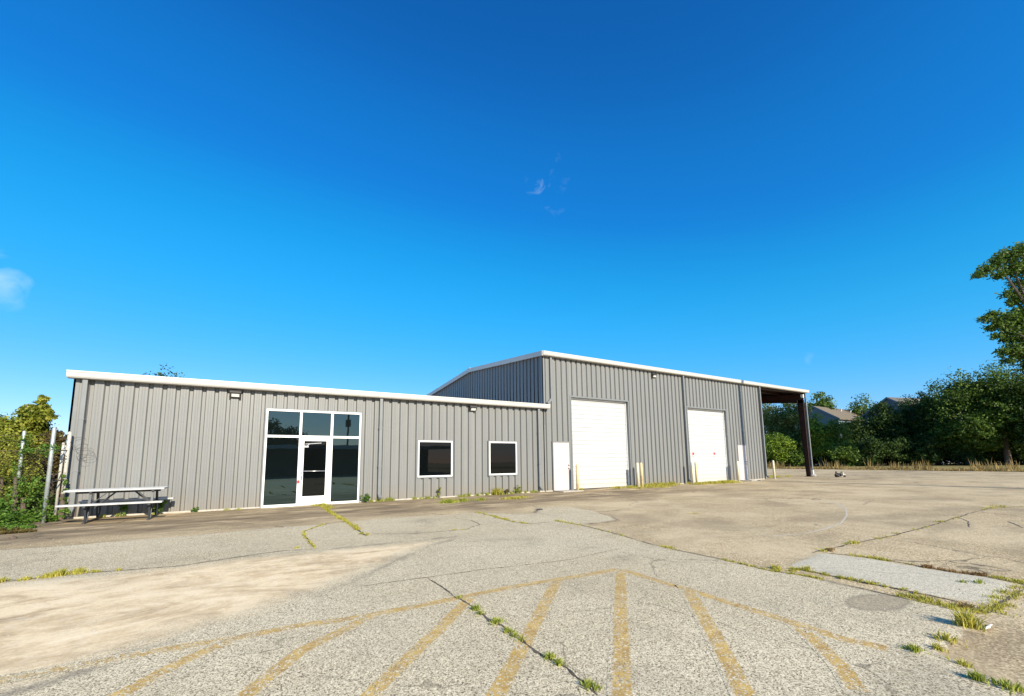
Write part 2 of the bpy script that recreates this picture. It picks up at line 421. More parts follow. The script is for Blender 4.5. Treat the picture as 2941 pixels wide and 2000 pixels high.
def crack_web(t, c, seed, scale=.45, lo=.50, hi=.60, k=.75):
    """branching hairline cracks gathered in a few areas"""
    wv = t.n.new('ShaderNodeVectorMath'); wv.operation = 'ADD'
    nz = t.n.new('ShaderNodeTexNoise'); nz.inputs['Scale'].default_value = 2.2; nz.inputs['Detail'].default_value = 6; t.l.new(t.pos(), nz.inputs['Vector'])
    sc = t.n.new('ShaderNodeVectorMath'); sc.operation = 'SCALE'; sc.inputs['Scale'].default_value = .55; t.l.new(nz.outputs['Color'], sc.inputs[0])
    t.l.new(t.mp((1, 1, 0), (0, 0, 0), (seed, seed*2, 0)), wv.inputs[0]); t.l.new(sc.outputs[0], wv.inputs[1])
    e = t.voro(scale, 'Distance', wv.outputs[0], 'DISTANCE_TO_EDGE')
    w = t.rng(e, .0055, .0015); m_ = t.rng(t.noise(.28, 4, .6, t.mp((1, 1, 1), (0, 0, 0), (seed*3, 0, 0))), lo, hi)
    return t.mix(t.math('MULTIPLY', t.math('MULTIPLY', w, m_), k), c, (.10, .08, .055))
def far_ground():
    t = NT('old_asphalt'); c, k = lot_color(t); c = crack_web(t, c, 3.0, .22, .46, .56); t.bump(k, .35, .004); return t.fin(c, .9, 0, .25)
M['lot'] = far_ground()
def near_ground():
    t = NT('patched_pavement'); c1, k1 = lot_color(t); c2, k2 = chip_color(t)
    c1 = crack_web(t, c1, 3.0, .22, .46, .56); c2 = crack_web(t, c2, 8.0, .5, .50, .58, .55)
    wob = t.math('SUBTRACT', t.noise(5.0, 6, .7), .5); wob2 = t.math('SUBTRACT', t.noise(.9, 5, .7), .5)
    dc = t.math('ADD', t.attr('dchip'), t.math('MULTIPLY', wob, .22))
    mchip = t.rng(dc, -.012, .02)
    c = t.mix(mchip, c1, c2)
    # soil gathered in the joint between both
    j = t.math('ABSOLUTE', t.attr('dchip')); jn = t.rng(t.noise(1.4, 4), .42, .62)
    jl = t.math('MULTIPLY', t.rng(t.math('ADD', j, t.math('MULTIPLY', wob, .10)), .10, .02), jn)
    c = t.mix(t.math('MULTIPLY', jl, .75), c, (.13, .105, .075))
    # pale gravel strip
    dg = t.math('ADD', t.attr('dgrav'), t.math('MULTIPLY', wob, .25)); mg = t.rng(dg, -.02, .03)
    cg = t.mix(.30, c2, (.62, .60, .50)); c = t.mix(mg, c, cg)
    # oval smooth patch
    do = t.math('ADD', t.attr('doval'), t.math('MULTIPLY', wob, .12))
    c = t.mix(t.math('MULTIPLY', t.rng(do, -.02, .03), .85), c, t.mix(.5, c1, (.27, .24, .18)))
    rim_o = t.rng(t.math('ABSOLUTE', t.math('ADD', do, .0)), .045, .0)
    c = t.mix(t.math('MULTIPLY', rim_o, .4), c, (.12, .10, .075))
    dso = t.math('ADD', t.attr('dsoil'), t.math('ADD', t.math('MULTIPLY', wob, .5), t.math('MULTIPLY', wob2, 1.1)))
    c = t.mix(t.math('MULTIPLY', t.rng(dso, -.10, .25), .55), c, t.mix(.5, c2, (.10, .085, .06)))
    # silt washed over the pavement
    ds = t.math('ADD', t.attr('dsand'), t.math('ADD', t.math('MULTIPLY', wob, .30), t.math('MULTIPLY', wob2, .5)))
    ms = t.rng(ds, -.12, .42, 0, 1, True)
    st = t.math('ADD', t.math('MULTIPLY', t.noise(1.0, 8, .72, t.mp((.9, 2.0, 1), (0, 0, -.42)), 1.2), .6), t.math('MULTIPLY', t.noise(2.6, 8, .75), .4))
    cs = t.ramp(st, [(.36, (.36, .265, .155)), (.45, (.66, .49, .28)), (.53, (.88, .69, .42)), (.66, (.95, .79, .53))])
    cs = t.mix(t.rng(t.noise(45, 3, .7), .3, .7, 0, .22), cs, (.22, .17, .11))
    cs = t.mix(t.rng(t.noise(6, 5, .7), .56, .70, 0, .30), cs, (.80, .73, .60))
    thin = t.rng(t.math('ADD', t.noise(1.7, 6, .7), t.math('MULTIPLY', ds, .16)), .36, .62, .50, 1)
    c = t.mix(t.math('MULTIPLY', ms, thin), c, cs)
    rim = t.math('MULTIPLY', t.rng(t.math('ABSOLUTE', t.math('ADD', ds, .02)), .10, .0), t.rng(wob2, -.08, .06))
    c = t.mix(t.math('MULTIPLY', rim, .6), c, (.17, .145, .11))
    k = t.math('ADD', t.math('MULTIPLY', k2, t.math('ADD', t.math('MULTIPLY', mchip, .8), .2)), 0.0)
    k = t.math('MULTIPLY', k, t.rng(ms, 0, 1, 1, .35))
    t.bump(k, .28, .005)
    return t.fin(c, .9, 0, .25)
M['near'] = near_ground()
def m_yellow():
    t = NT('worn_yellow_paint'); c2, k2 = chip_color(t)
    w = t.math('ADD', t.math('MULTIPLY', t.sep(t.voro(75.0))[0], .45), t.math('ADD', t.math('MULTIPLY', t.noise(3.5, 6, .7), .5), t.math('MULTIPLY', t.noise(22, 3), .25)))
    y = t.ramp(t.noise(9, 4), [(.3, (.36, .20, .035)), (.6, (.58, .36, .07)), (.8, (.72, .50, .17))])
    e = t.math('MULTIPLY', t.attr('fade'), .55)
    side = t.math('ADD', t.attr('across'), t.math('MULTIPLY', t.math('SUBTRACT', t.noise(30, 4, .7), .5), .55))
    f = t.math('MULTIPLY', t.rng(t.math('SUBTRACT', w, e), .36, .54, 0, .82), t.rng(side, .72, .56))
    c = t.mix(f, c2, y); t.bump(k2, .28, .005)
    return t.fin(c, .85, 0, .25)
M['yellow'] = m_yellow()
def m_verge():
    t = NT('dry_verge'); n = t.noise(.6, 6, .7); n2 = t.noise(9, 4)
    c = t.ramp(t.math('ADD', t.math('MULTIPLY', n, .6), t.math('MULTIPLY', n2, .4)), [(.3, (.12, .11, .035)), (.5, (.26, .21, .08)), (.7, (.38, .30, .13))])
    return t.fin(c, .95, 0, .1)
M['verge'] = m_verge()
def m_soil():
    t = NT('dirt'); n = t.noise(2.5, 7, .7)
    c = t.ramp(n, [(.3, (.09, .07, .045)), (.5, (.21, .165, .11)), (.7, (.36, .29, .20))]); t.bump(n, .5, .03)
    return t.fin(c, .95, 0, .1)
M['soil'] = m_soil()

g = MB(); R_ = 900
g.quad((-R_, -R_, 0), (R_, -R_, 0), (R_, R_, 0), (-R_, R_, 0))
tag(g.build('ground', M['lot']), kind='structure')
# near pavement with its patches
sx, ex, sy, ey, st = -9.0, 21.5, -23.0, -1.2, .085
xs = np.arange(sx, ex, st); ys = np.arange(sy, ey, st)
X, Y = np.meshgrid(xs, ys); P = np.stack([X.ravel(), Y.ravel()], 1)
dchip = sdist(P, CHIP); dsand = sdist(P, SAND); dgrav = sdist(P, GRAV); doval = sdist(P, OVAL); dsoil = sdist(P, SOILP)
def ss(x, a, b):
    t = np.clip((x-a)/(b-a), 0, 1); return t*t*(3-2*t)
rng = np.random.default_rng(5)
und = .006*np.sin(P[:, 0]*1.1+.5)*np.sin(P[:, 1]*.9) + .004*np.sin(P[:, 0]*2.7+P[:, 1]*1.9)
edgef = np.minimum.reduce([P[:, 0]-sx, ex-P[:, 0], P[:, 1]-sy, ey-P[:, 1]])
Z = .005 + .020*ss(dchip, -.04, .04) + .012*ss(dgrav, -.03, .05) + (und+.010)*ss(edgef, .1, 2.)
CHZ = .025
nx, ny = len(xs), len(ys)
idx = np.arange(nx*ny).reshape(ny, nx)
faces = np.stack([idx[:-1, :-1].ravel(), idx[:-1, 1:].ravel(), idx[1:, 1:].ravel(), idx[1:, :-1].ravel()], 1)
pv = np_mesh('parking_lot', np.column_stack([P, Z]), faces, M['near'])
for nm, a in (('dchip', dchip), ('dsand', dsand), ('dgrav', dgrav), ('doval', doval), ('dsoil', dsoil)):
    at_ = pv.data.attributes.new(nm, 'FLOAT', 'POINT'); at_.data.foreach_set('value', a.astype(np.float32))
pv.data.polygons.foreach_set('use_smooth', [True]*len(pv.data.polygons))
tag(pv, kind='structure')
def hgt(x, y):
    u = (x-sx)/st; w_ = (y-sy)/st; i = int(math.floor(u)); j = int(math.floor(w_))
    if 0 <= i < nx-1 and 0 <= j < ny-1:
        fu, fw = u-i, w_-j; k = j*nx+i
        return float((Z[k]*(1-fu)+Z[k+1]*fu)*(1-fw)+(Z[k+nx]*(1-fu)+Z[k+nx+1]*fu)*fw)
    return 0.0

def strip_mesh(name, lines, mat, zoff, step=.05, jitter=.0, fade=None):
    """flat strips that follow the pavement: lines = [(points, width)]"""
    r = random.Random(3); V = []; Fc = []; fd = []; ac = []
    for pts, w in lines:
        pts = [np.array(p, float) for p in pts]; P_ = []
        for a, b in zip(pts[:-1], pts[1:]):
            n = max(1, int(np.linalg.norm(b-a)/step))
            for k in range(n): P_.append(a+(b-a)*k/n)
        P_.append(pts[-1]); N = len(P_); n0 = len(V); off = 0.
        for i, p in enumerate(P_):
            d = P_[min(i+1, N-1)]-P_[max(i-1, 0)]; d = d/(np.linalg.norm(d)+1e-9); nrm = np.array([-d[1], d[0]])
            off = .8*off + r.uniform(-1, 1)*jitter
            ww = w if jitter == 0 else w*(.35+r.random()*1.1)*min(1, .15+min(i, N-1-i)/6)
            for s in (-1, 0, 1):
                q = p + nrm*(s*ww/2 + off); V.append((q[0], q[1], hgt(q[0], q[1])+zoff)); fd.append(0 if fade is None else fade(q[0], q[1])); ac.append(abs(s))
        for i in range(N-1):
            a = n0+3*i; Fc.append((a, a+3, a+4, a+1)); Fc.append((a+1, a+4, a+5, a+2))
    o = np_mesh(name, np.array(V), np.array(Fc)[:, ::-1], mat)
    if fade is not None:
        a = o.data.attributes.new('fade', 'FLOAT', 'POINT'); a.data.foreach_set('value', np.array(fd, np.float32))
        a = o.data.attributes.new('across', 'FLOAT', 'POINT'); a.data.foreach_set('value', np.array(ac, np.float32))
    return tag(o, kind='structure')
def fade_fn(x, y):
    q = sdist(np.array([[x, y]]), SAND)[0]
    return float(np.clip(.15 + .35*ss(q, -.6, .4) + .30*ss(x, 8.2, 9.6) , 0, .8))
YW = .105
marks = [
 ([g1(-400, 1395), g1(0, 1322), g1(870, 1157), g1(1250, 1090), g1(1560, 1040), g1(2000, 950), g2(0, 905), g2(700, 772), g2(1100, 695), g2(1440, 633), g2(1800, 567)], YW),
 ([g1(1560, 1045), g1(1200, 1200), g1(850, 1390), g1(500, 1560)], YW),
 ([g2(150, 880), g2(0, 965), g1(2000, 1130), g1(1680, 1390), g1(1480, 1560)], YW),
 ([g2(830, 745), g2(600, 985), g2(190, 1385), g2(60, 1530)], YW),
 ([g2(1395, 650), g2(1190, 1050), g2(1010, 1394), g2(940, 1530)], YW),
 ([g2(1818, 575), g2(1822, 900), g2(1830, 1394), g2(1833, 1530)], YW),
 ([g2(1830, 570), g2(2200, 690), g3(0, 680), g3(350, 800), g3(800, 945), g3(1100, 1045), g3(1420, 1115)], YW),
 ([g3(80, 715), g3(190, 900), g3(300, 1090), g3(450, 1394), g3(520, 1530)], YW),
 ([g3(800, 950), g3(950, 1075), g3(1100, 1220), g3(1220, 1394)], YW*.9),
]
for mk in marks:
    strip_mesh('road_marking', [(mk[0], mk[1]*1.6)], M['yellow'], .0012, .06, 0, fade_fn)
CR1 = [g2(690, 745), g2(760, 785), g2(830, 830), g2(900, 885), g2(950, 930), g2(1020, 960), g2(1090, 1020), g2(1200, 1095), g2(1300, 1165), g2(1400, 1215), g2(1460, 1255), g2(1510, 1300), g2(1590, 1370), g2(1680, 1450)]
CR0 = [g2(530, 632), g2(590, 670), g2(640, 705), g2(700, 750)]
CR2 = [g2(0, 690), g2(180, 672), g2(530, 628), g2(900, 572), g2(1500, 500), g2(1850, 418)]
DOORC = [G(925, 1455), G(945, 1470), G(965, 1484), G(991, 1500), G(1020, 1522), G(1052, 1546)]
SIDEC = [G(975, 1504), G(935, 1511), G(905, 1519), G(876, 1532), G(873, 1543), G(885, 1560), G(905, 1582)]
CR3 = [g2(850, 172), g2(960, 200), g2(1060, 230), g2(1130, 247), g2(1205, 256), g2(1300, 248), g2(1390, 242)]
EDGE = [g2(1380, 235), g2(1470, 250), g2(1560, 268), g2(1700, 305), g2(1850, 343), g2(2080, 405), g2(2320, 457), g3(300, 492), g3(560, 557), g3(640, 573), g3(900, 613), g3(1200, 684), g3(1600, 774), g3(1900, 852)]
GR_N = [g3(970, 440), g3(1100, 455), g3(1250, 470), g3(1560, 520), g3(1700, 552), g3(2050, 607), g3(2324, 660)]
GR_S = [g3(780, 553), g3(900, 572), g3(1200, 635), g3(1480, 692), g3(1700, 735), g3(1900, 775), g3(2080, 850), g3(2150, 800), g3(2324, 700)]
FARC = [g3(900, 445), g3(1180, 388), g3(1500, 318), g3(1700, 260), g3(1850, 215), g3(2100, 142), g3(2324, 130)]
BR1 = [g2(100, 326), g2(420, 322), g2(700, 300), g2(800, 290), g2(880, 262), g2(820, 232), g2(700, 214)]
BR2 = [g1(2110, 430), g1(1900, 440), g1(1700, 470), g1(1480, 505), g1(1200, 545), g1(700, 583), g1(300, 622), g1(0, 655)]
BR3 = [g3(1880, 205), g3(1950, 235), g3(1960, 270)]
BR4 = [g3(2220, 235), g3(2324, 275)]
strip_mesh('pavement_crack', [(CR1, .020), (CR0, .022), (DOORC, .04), (SIDEC, .025), (EDGE, .030), (GR_N, .028), (GR_S, .028)], M['crack'], .0035, .03, .007)
strip_mesh('hairline_crack', [(CR2, .012), (CR3, .022), (FARC, .03), (BR1, .018), (BR2, .022), (BR3, .02), (BR4, .03), ([g2(1440, 0), g2(1460, 0)], .001)], M['crack'], .0030, .05, .009)
# faint pale tyre arc scraped on the lot
arc = [g3(960, 92), g3(1080, 112), g3(1135, 150), g3(1142, 195), g3(1100, 245), g3(1000, 285), g3(860, 315), g3(640, 335), g3(560, 325)]
M['scrape'] = simple('pale_scrape', (.52, .45, .33), .9, var=.2, scale=20)
strip_mesh('scrape_mark', [(arc, .05)], M['scrape'], .0025, .06, .004)

# dirt strip on the left, verge beyond the lot
d = MB()
dirt = [(-30, -5.2), (-4, -4.9), (-.6, -4.75), (.15, -4.2), (.0, -3.2), (-.1, -2.2), (.25, -1.2), (.45, -.35), (-.02, -.05), (-.02, 14), (-30, 14)]
r = random.Random(8); pts = []
for a, b in zip(dirt, dirt[1:]+dirt[:1]):
    n = max(1, min(30, int(math.hypot(b[0]-a[0], b[1]-a[1])/.15))) if max(abs(a[0]), abs(b[0])) < 5 and b[1] < 1 else 1
    for k in range(n):
        pts.append((a[0]+(b[0]-a[0])*k/n + r.uniform(-.07, .07), a[1]+(b[1]-a[1])*k/n + r.uniform(-.05, .05), .012))
d.poly(pts)
tag(d.build('dirt_ground', M['soil']), kind='structure')
EDGEX = lambda y: 58.2 + .22*y
v = MB(); pr = None
for k in range(-60, 61):
    y = k*1.5; x = EDGEX(y) + r.uniform(-.5, .5)
    if pr: v.quad((pr[0], pr[1], .03), (200, pr[1], .03), (200, y, .03), (x, y, .03))
    pr = (x, y)
tag(v.build('grass_verge', M['verge']), kind='structure')

# ------------------------------------------------------------------ ribbed wall panels
RIB = .3048
def profile(x0, x1, ph=0.0):
    """(x, inset) points of reversed-rib sheet, narrow groove every foot with two faint beads"""
    pts = []; k0 = math.floor((x0-ph)/RIB)-1
    k = k0
    while ph+k*RIB < x1+RIB:
        c = ph+k*RIB
        pts += [(c-.060, 0.), (c-.036, .066), (c+.036, .066), (c+.060, 0.), (c+.112, 0), (c+.118, .0045), (c+.130, .0045), (c+.136, 0), (c+.170, 0), (c+.176, .0045), (c+.188, .0045), (c+.194, 0)]
        k += 1
    out = []
    for i, (a, b) in enumerate(zip(pts[:-1], pts[1:])):
        if b[0] <= x0 or a[0] >= x1: continue
        if a[0] < x0: t = (x0-a[0])/(b[0]-a[0]); a = (x0, a[1]+t*(b[1]-a[1]))
        if b[0] > x1: t = (x1-a[0])/(b[0]-a[0]); b = (x1, a[1]+t*(b[1]-a[1]))
        out.append((a, b))
    return out
def sheet(mb, x0, x1, z0, z1, ph=0.0, plane='y', c0=0.0, sgn=1):
    """sheet wall in plane y=c0 (facing -y) or x=c0; z1 may be a function"""
    for a, b in profile(x0, x1, ph):
        za, zb = (z1(a[0]), z1(b[0])) if callable(z1) else (z1, z1)
        if plane == 'y':
            mb.quad((a[0], c0+sgn*a[1], z0), (b[0], c0+sgn*b[1], z0), (b[0], c0+sgn*b[1], zb), (a[0], c0+sgn*a[1], za))
        else:
            mb.quad((c0+sgn*a[1], b[0], z0), (c0+sgn*a[1], a[0], z0), (c0+sgn*a[1], a[0], za), (c0+sgn*b[1], b[0], zb))
def holes_wall(mb, x0, x1, z0, z1, holes, ph):
    xs_ = sorted(holes, key=lambda h: h[0]); cur = x0
    for (a, b, c, d_) in xs_:
        if a > cur: sheet(mb, cur, a, z0, z1, ph)
        if c > z0: sheet(mb, a, b, z0, c, ph)
        if d_ < z1: sheet(mb, a, b, d_, z1, ph)
        cur = b
    sheet(mb, cur, x1, z0, z1, ph)

XT = 14.97; XR = 32.27; XC = 38.25; DEP = 14.65; H1 = 3.78; H2 = 6.17; SL = 1/12.
office = empty('office_building', (7.5, 0, 0), 'low grey ribbed metal office building with glazed storefront, left of the taller warehouse', 'building')
ware = empty('warehouse_building', (23.5, 0, 0), 'tall grey ribbed metal warehouse with two white overhead doors and an open canopy end', 'building')
SF = (4.36, 7.22, 0.0, 3.04); WA = (9.26, 10.63, .777, 2.122); WB = (12.22, 13.535, .777, 2.122)
w = MB(); holes_wall(w, 0, XT, .03, H1-.14, [SF, WA, WB], .0); w.build('front_wall', M['wall'], office)
w = MB(); sheet(w, 0, DEP, .03, lambda y: H1-.1+min(y, DEP-y)*SL, .1, 'x', 0.0, 1); w.build('side_wall', M['wall_shaded'], office)
w = MB(); w.box(.01, XT, DEP-.05, DEP, .03, H1-.1); w.build('rear_wall', M['wall'], office)
# roofs as real sheets with thickness
def gable_roof(x0, x1, h, name, par, th=.10, ov=.12):
    mb = MB(); ym = DEP/2; zr = h + (ym+ov)*SL
    mb.prism([(-ov, h), (ym, zr), (DEP+ov, h), (DEP+ov, h-th), (ym, zr-th), (-ov, h-th)], 'x', x0, x1)
    return mb.build(name, M['roof'], par)
gable_roof(-.10, XT-.02, H1-.02, 'roof', office)
def gutter(x0, x1, h, par, y0=-.12):
    mb = MB(); dy = .075
    prof = [(y0, h-.005), (-.17, h), (-.175, h-.03), (-.160, h-.055), (-.160, h-.10), (-.150, h-.15), (-.125, h-.185), (-.02, h-.19), (-.02, h-.165), (-.115, h-.16), (-.135, h-.12), (-.14, h-.03), (y0, h-.03)]
    prof = [(a-dy if a < -.05 else a, b) for a, b in prof]
    mb.prism(prof, 'x', x0, x1)
    mb.box(x0+.1, x1-.1, -.12, -.02, h-.192, h-.188)
    # end caps and strap seams
    x = x0+1.2
    while x < x1:
        mb.prism([(a-dy if a < -.06 else a, b) for a, b in [(-.178, h+.003), (-.178, h-.032), (-.163, h-.057), (-.163, h-.102), (-.153, h-.152), (-.128, h-.189), (-.05, h-.193), (-.05, h-.186), (-.12, h-.183), (-.146, h-.15), (-.157, h-.10), (-.157, h-.056), (-.17, h-.03), (-.165, h+.003)]], 'x', x, x+.02); x += 3.05
    return mb.build('gutter', M['white_trim'], par)
gutter(-.14, XT+.19, H1, office)
def downspout(x, ztop, par, zbot=.12, w=.105):
    mb = MB()
    mb.prism([(x-w/2, -.135), (x-w/2+.02, -.14), (x+w/2-.02, -.14), (x+w/2, -.135), (x+w/2, -.022), (x-w/2, -.022)], 'z', zbot+.12, ztop)
    mb.bar((x, -.08, zbot+.13), (x, -.23, zbot), w*.92, .085, (0, 0, 1))
    for zz in (ztop*.33, ztop*.7): mb.box(x-w/2-.012, x+w/2+.012, -.147, -.018, zz, zz+.03)
    return mb.build('downspout', M['trim'], par)
downspout(.20, H1-.185, office); downspout(7.87, H1-.185, office); downspout(14.63, H1-.185, office)
tr = MB(); tr.box(-.045, .075, -.012, .0, .02, H1-.12); tr.box(-.045, -.002, -.012, .12, .02, H1-.12)
tr.build('corner_trim', M['trim'], office)
tr = MB(); tr.box(.08, SF[0]-.03, -.010, .02, .0, .045); tr.build('base_trim', M['concrete'], office); tr = MB(); tr.box(SF[1]+.03, XT-.02, -.010, .02, .0, .045)
tr.build('base_trim', M['concrete'], office)

def opening_trim(mb, x0, x1, z0, z1, w=.035, bottom=True, y0=-.012, y1=.05):
    mb.box(x0-w, x0, y0, y1, z0, z1); mb.box(x1, x1+w, y0, y1, z0, z1)
    mb.box(x0-w, x1+w, y0, y1, z1, z1+w)
    if bottom: mb.box(x0-w, x1+w, y0, y1, z0-w, z0)
# windows
for (x0, x1, z0, z1) in (WA, WB):
    tr = MB(); opening_trim(tr, x0, x1, z0, z1); wn_ = tr.build('window', M['trim'], office)
    fr = MB(); f = .055
    fr.box(x0+.002, x0+f, -.022, .04, z0+.002, z1-.002); fr.box(x1-f, x1-.002, -.022, .04, z0+.002, z1-.002)
    fr.box(x0+f, x1-f, -.022, .04, z1-f, z1-.002); fr.box(x0+f, x1-f, -.030, .04, z0+.002, z0+f)
    fr.build('frame', M['frame'], wn_, bevel=.004)
    pn = MB(); pn.box(x0+f-.01, x1-f+.01, .012, .02, z0+f-.01, z1-f+.01); pn.build('pane', M['glass_dark'], wn_)
# storefront
x0, x1, z0, z1 = SF
tr = MB(); opening_trim(tr, x0, x1, z0, z1, .03, False); tr.build('storefront_trim', M['trim'], office)
sf = MB(); ya, yb = -.03, .075
sf.box(x0+.001, x0+.055, ya, yb, .0, z1-.001); sf.box(x1-.055, x1-.001, ya, yb, .0, z1-.001)
sf.box(x0+.055, x1-.055, ya, yb, z1-.06, z1-.001)
sf.box(5.31, 5.385, ya, yb, .0, z1-.06); sf.box(6.245, 6.325, ya, yb, .0, z1-.06)
sf.box(x0+.055, 5.31, ya, yb, 2.15, 2.225); sf.box(6.325, x1-.055, ya, yb, 2.15, 2.225); sf.box(5.385, 6.245, ya, yb, 2.13, 2.225)
sf.box(x0+.055, 5.31, ya, yb, .0, .075); sf.box(6.325, x1-.055, ya, yb, .0, .075)
store = sf.build('storefront', M['frame'], office, bevel=.004)
for (a, b, c, d_) in ((x0+.055, 5.31, 2.225, z1-.06), (5.385, 6.245, 2.225, z1-.06), (6.325, x1-.055, 2.225, z1-.06), (x0+.055, 5.31, .075, 2.15), (6.325, x1-.055, .075, 2.15)):
    pn = MB(); pn.box(a-.005, b+.005, .02, .028, c-.005, d_+.005); pn.build('pane', M['glass'], store)
dm = MB(); da, db = 5.388, 6.242; yf, yk = -.022, .03
dm.box(da, da+.085, yf, yk, .012, 2.125); dm.box(db-.105, db, yf, yk, .012, 2.125)
dm.box(da+.085, db-.105, yf, yk, .012, .29); dm.box(da+.085, db-.105, yf, yk, 2.05, 2.125)
edoor = dm.build('entrance_door', M['frame'], office, bevel=.003)
pn = MB(); pn.box(da+.08, db-.10, .0, .008, .285, 2.055); pn.build('pane', M['glass_dark'], edoor)
hb = MB(); hb.tube([(5.47, -.03, 1.08), (5.47, -.07, 1.08), (6.13, -.07, 1.08), (6.13, -.03, 1.08)], .014, 8)
hb.build('push_bar', M['chrome'], edoor, smooth=True)
hh = MB(); hh.tube([(5.43, -.02, 1.06), (5.43, -.085, 1.06), (5.43, -.085, .82), (5.43, -.02, .82)], .013, 8); hh.box(5.41, 5.45, -.035, -.02, 1.10, 1.14)
hh.build('handle', M['chrome'], edoor, smooth=True)
cl_ = MB(); cl_.box(5.47, 5.60, -.045, -.004, 1.84, 1.90); cl_.bar((5.5, -.03, 1.95), (5.98, -.03, 1.99), .02, .02); cl_.bar((5.53, -.03, 1.87), (5.62, -.04, 1.955), .02, .02)
cl_.build('door_closer', M['chrome'], edoor)
th = MB(); th.box(5.30, 6.33, -.09, -.031, .0, .022); th.build('threshold', M['chrome'], office)
lb = MB(); lb.box(5.315, 5.385, -.075, -.033, .72, .80); lb.tube([(5.335, -.055, .80), (5.335, -.055, .835), (5.35, -.055, .85), (5.365, -.055, .835), (5.365, -.055, .80)], .005, 6)
tag(lb.build('padlock', M['red'], None, origin=(5.35, -.05, .72), bevel=.006), 'small red lock box hanging beside the handle of the glass entrance door', 'lock box')

def wall_light(x, z, par, turn=0.0):
    q = MB(); W2 = .15
    q.prism([(-.015, z-.10), (-.015, z+.13), (-.10, z+.13), (-.17, z+.07), (-.17, z+.05), (-.06, z-.10)], 'x', x-W2, x+W2)
    lb_ = q.build('wall_light', M['lamp_body'], par, bevel=.006)
    s = MB(); s.prism([(-.090, z-.070), (-.148, z+.006), (-.154, z+.002), (-.098, z-.074)], 'x', x-W2+.05, x+W2-.05)
    s.build('lens', M['lens'], lb_)
wall_light(3.52, 3.42, office); wall_light(11.47, 3.41, office)

# ---------------- warehouse
OA = (16.53, 20.17, .0, 4.23); OB = (24.83, 28.42, .0, 4.20); DA = (15.41, 16.37, .02, 2.16); DB = (29.36, 30.28, .02, 2.16)
w = MB(); holes_wall(w, XT+.005, XR, .03, H2-.14, [DA, OA, OB, DB], .12); w.build('front_wall', M['wall'], ware)
def zg(y): return H2-.1 + min(y, DEP-y)*SL
w = MB(); sheet(w, .02, DEP, 2.9, zg, .08, 'x', XT, 1); w.build('side_wall', M['wall_shaded'], ware)
w = MB(); sheet(w, .02, DEP, .03, zg, .08, 'x', XR, -1); w.build('end_wall', M['wall_shaded'], ware)
w = MB(); w.box(XT, XR, DEP-.05, DEP, .03, H2-.1); w.build('rear_wall', M['wall'], ware)
gable_roof(XT-.10, XC, H2-.02, 'roof', ware, .03)
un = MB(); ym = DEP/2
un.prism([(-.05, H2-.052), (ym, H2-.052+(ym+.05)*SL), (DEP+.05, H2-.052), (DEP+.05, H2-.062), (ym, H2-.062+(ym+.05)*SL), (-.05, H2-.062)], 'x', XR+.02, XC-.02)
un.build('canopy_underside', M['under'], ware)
gutter(XT-.12, XC+.14, H2, ware)
rk = MB()
for s in (0, 1):
    ya, yb = (-.17, ym) if s == 0 else (DEP+.13, ym)
    za, zb = H2-.01, H2+(ym+.12)*SL
    for xx, side in ((XT-.105, -1), (XC, 1)):
        x_a, x_b = (xx-.05, xx) if side < 0 else (xx, xx+.05)
        n = len(rk.v)
        rk.v += [(x_a, ya, za-.20), (x_b, ya, za-.20), (x_b, yb, zb-.20), (x_a, yb, zb-.20), (x_a, ya, za+.02), (x_b, ya, za+.02), (x_b, yb, zb+.02), (x_a, yb, zb+.02)]
        for q in ((3,2,1,0),(4,5,6,7),(0,1,5,4),(1,2,6,5),(2,3,7,6),(3,0,4,7)): rk.f.append(tuple(n+i for i in q))
rk.box(XT-.16, XC+.06, ym-.16, ym+.16, H2+(ym+.12)*SL-.01, H2+(ym+.12)*SL+.035)
rk.build('rake_trim', M['white_trim'], ware)
tr = MB(); tr.box(XT-.05, XT+.085, -.012, .0, H1+.02, H2-.15); tr.box(XT-.05, XT-.004, -.012, .12, H1+.02, H2-.12); tr.build('corner_trim', M['trim'], ware); tr = MB(); tr.box(XR-.10, XR+.05, -.012, .0, .02, H2-.15); tr.box(XR+.003, XR+.05, .0, .12, .02, H2-.15)
tr.build('corner_trim', M['trim'], ware)
ds = MB(); X_ = 15.36; ww = .105
ds.prism([(X_-ww/2, -.10), (X_+ww/2, -.10), (X_+ww/2, -.022), (X_-ww/2, -.022)], 'z', 4.05, H2-.185)
ds.bar((X_, -.06, 4.06), (15.12, -.09, 3.84), .10, .075, (0, 1, 0)); ds.build('downspout', M['trim'], ware)
downspout(24.5, H2-.185, ware); downspout(XR-.12, H2-.185, ware)
for a, b in ((XT+.02, DA[0]-.05), (20.3, 24.6), (28.6, DB[0]-.05), (DB[1]+.05, XR-.1)):
    tr = MB(); tr.box(a, b, -.010, .02, .0, .045); tr.build('base_trim', M['concrete'], ware)
def seam_z(H):
    z = .53; out = []
    while z < H: out.append(z); z += .61
    return out
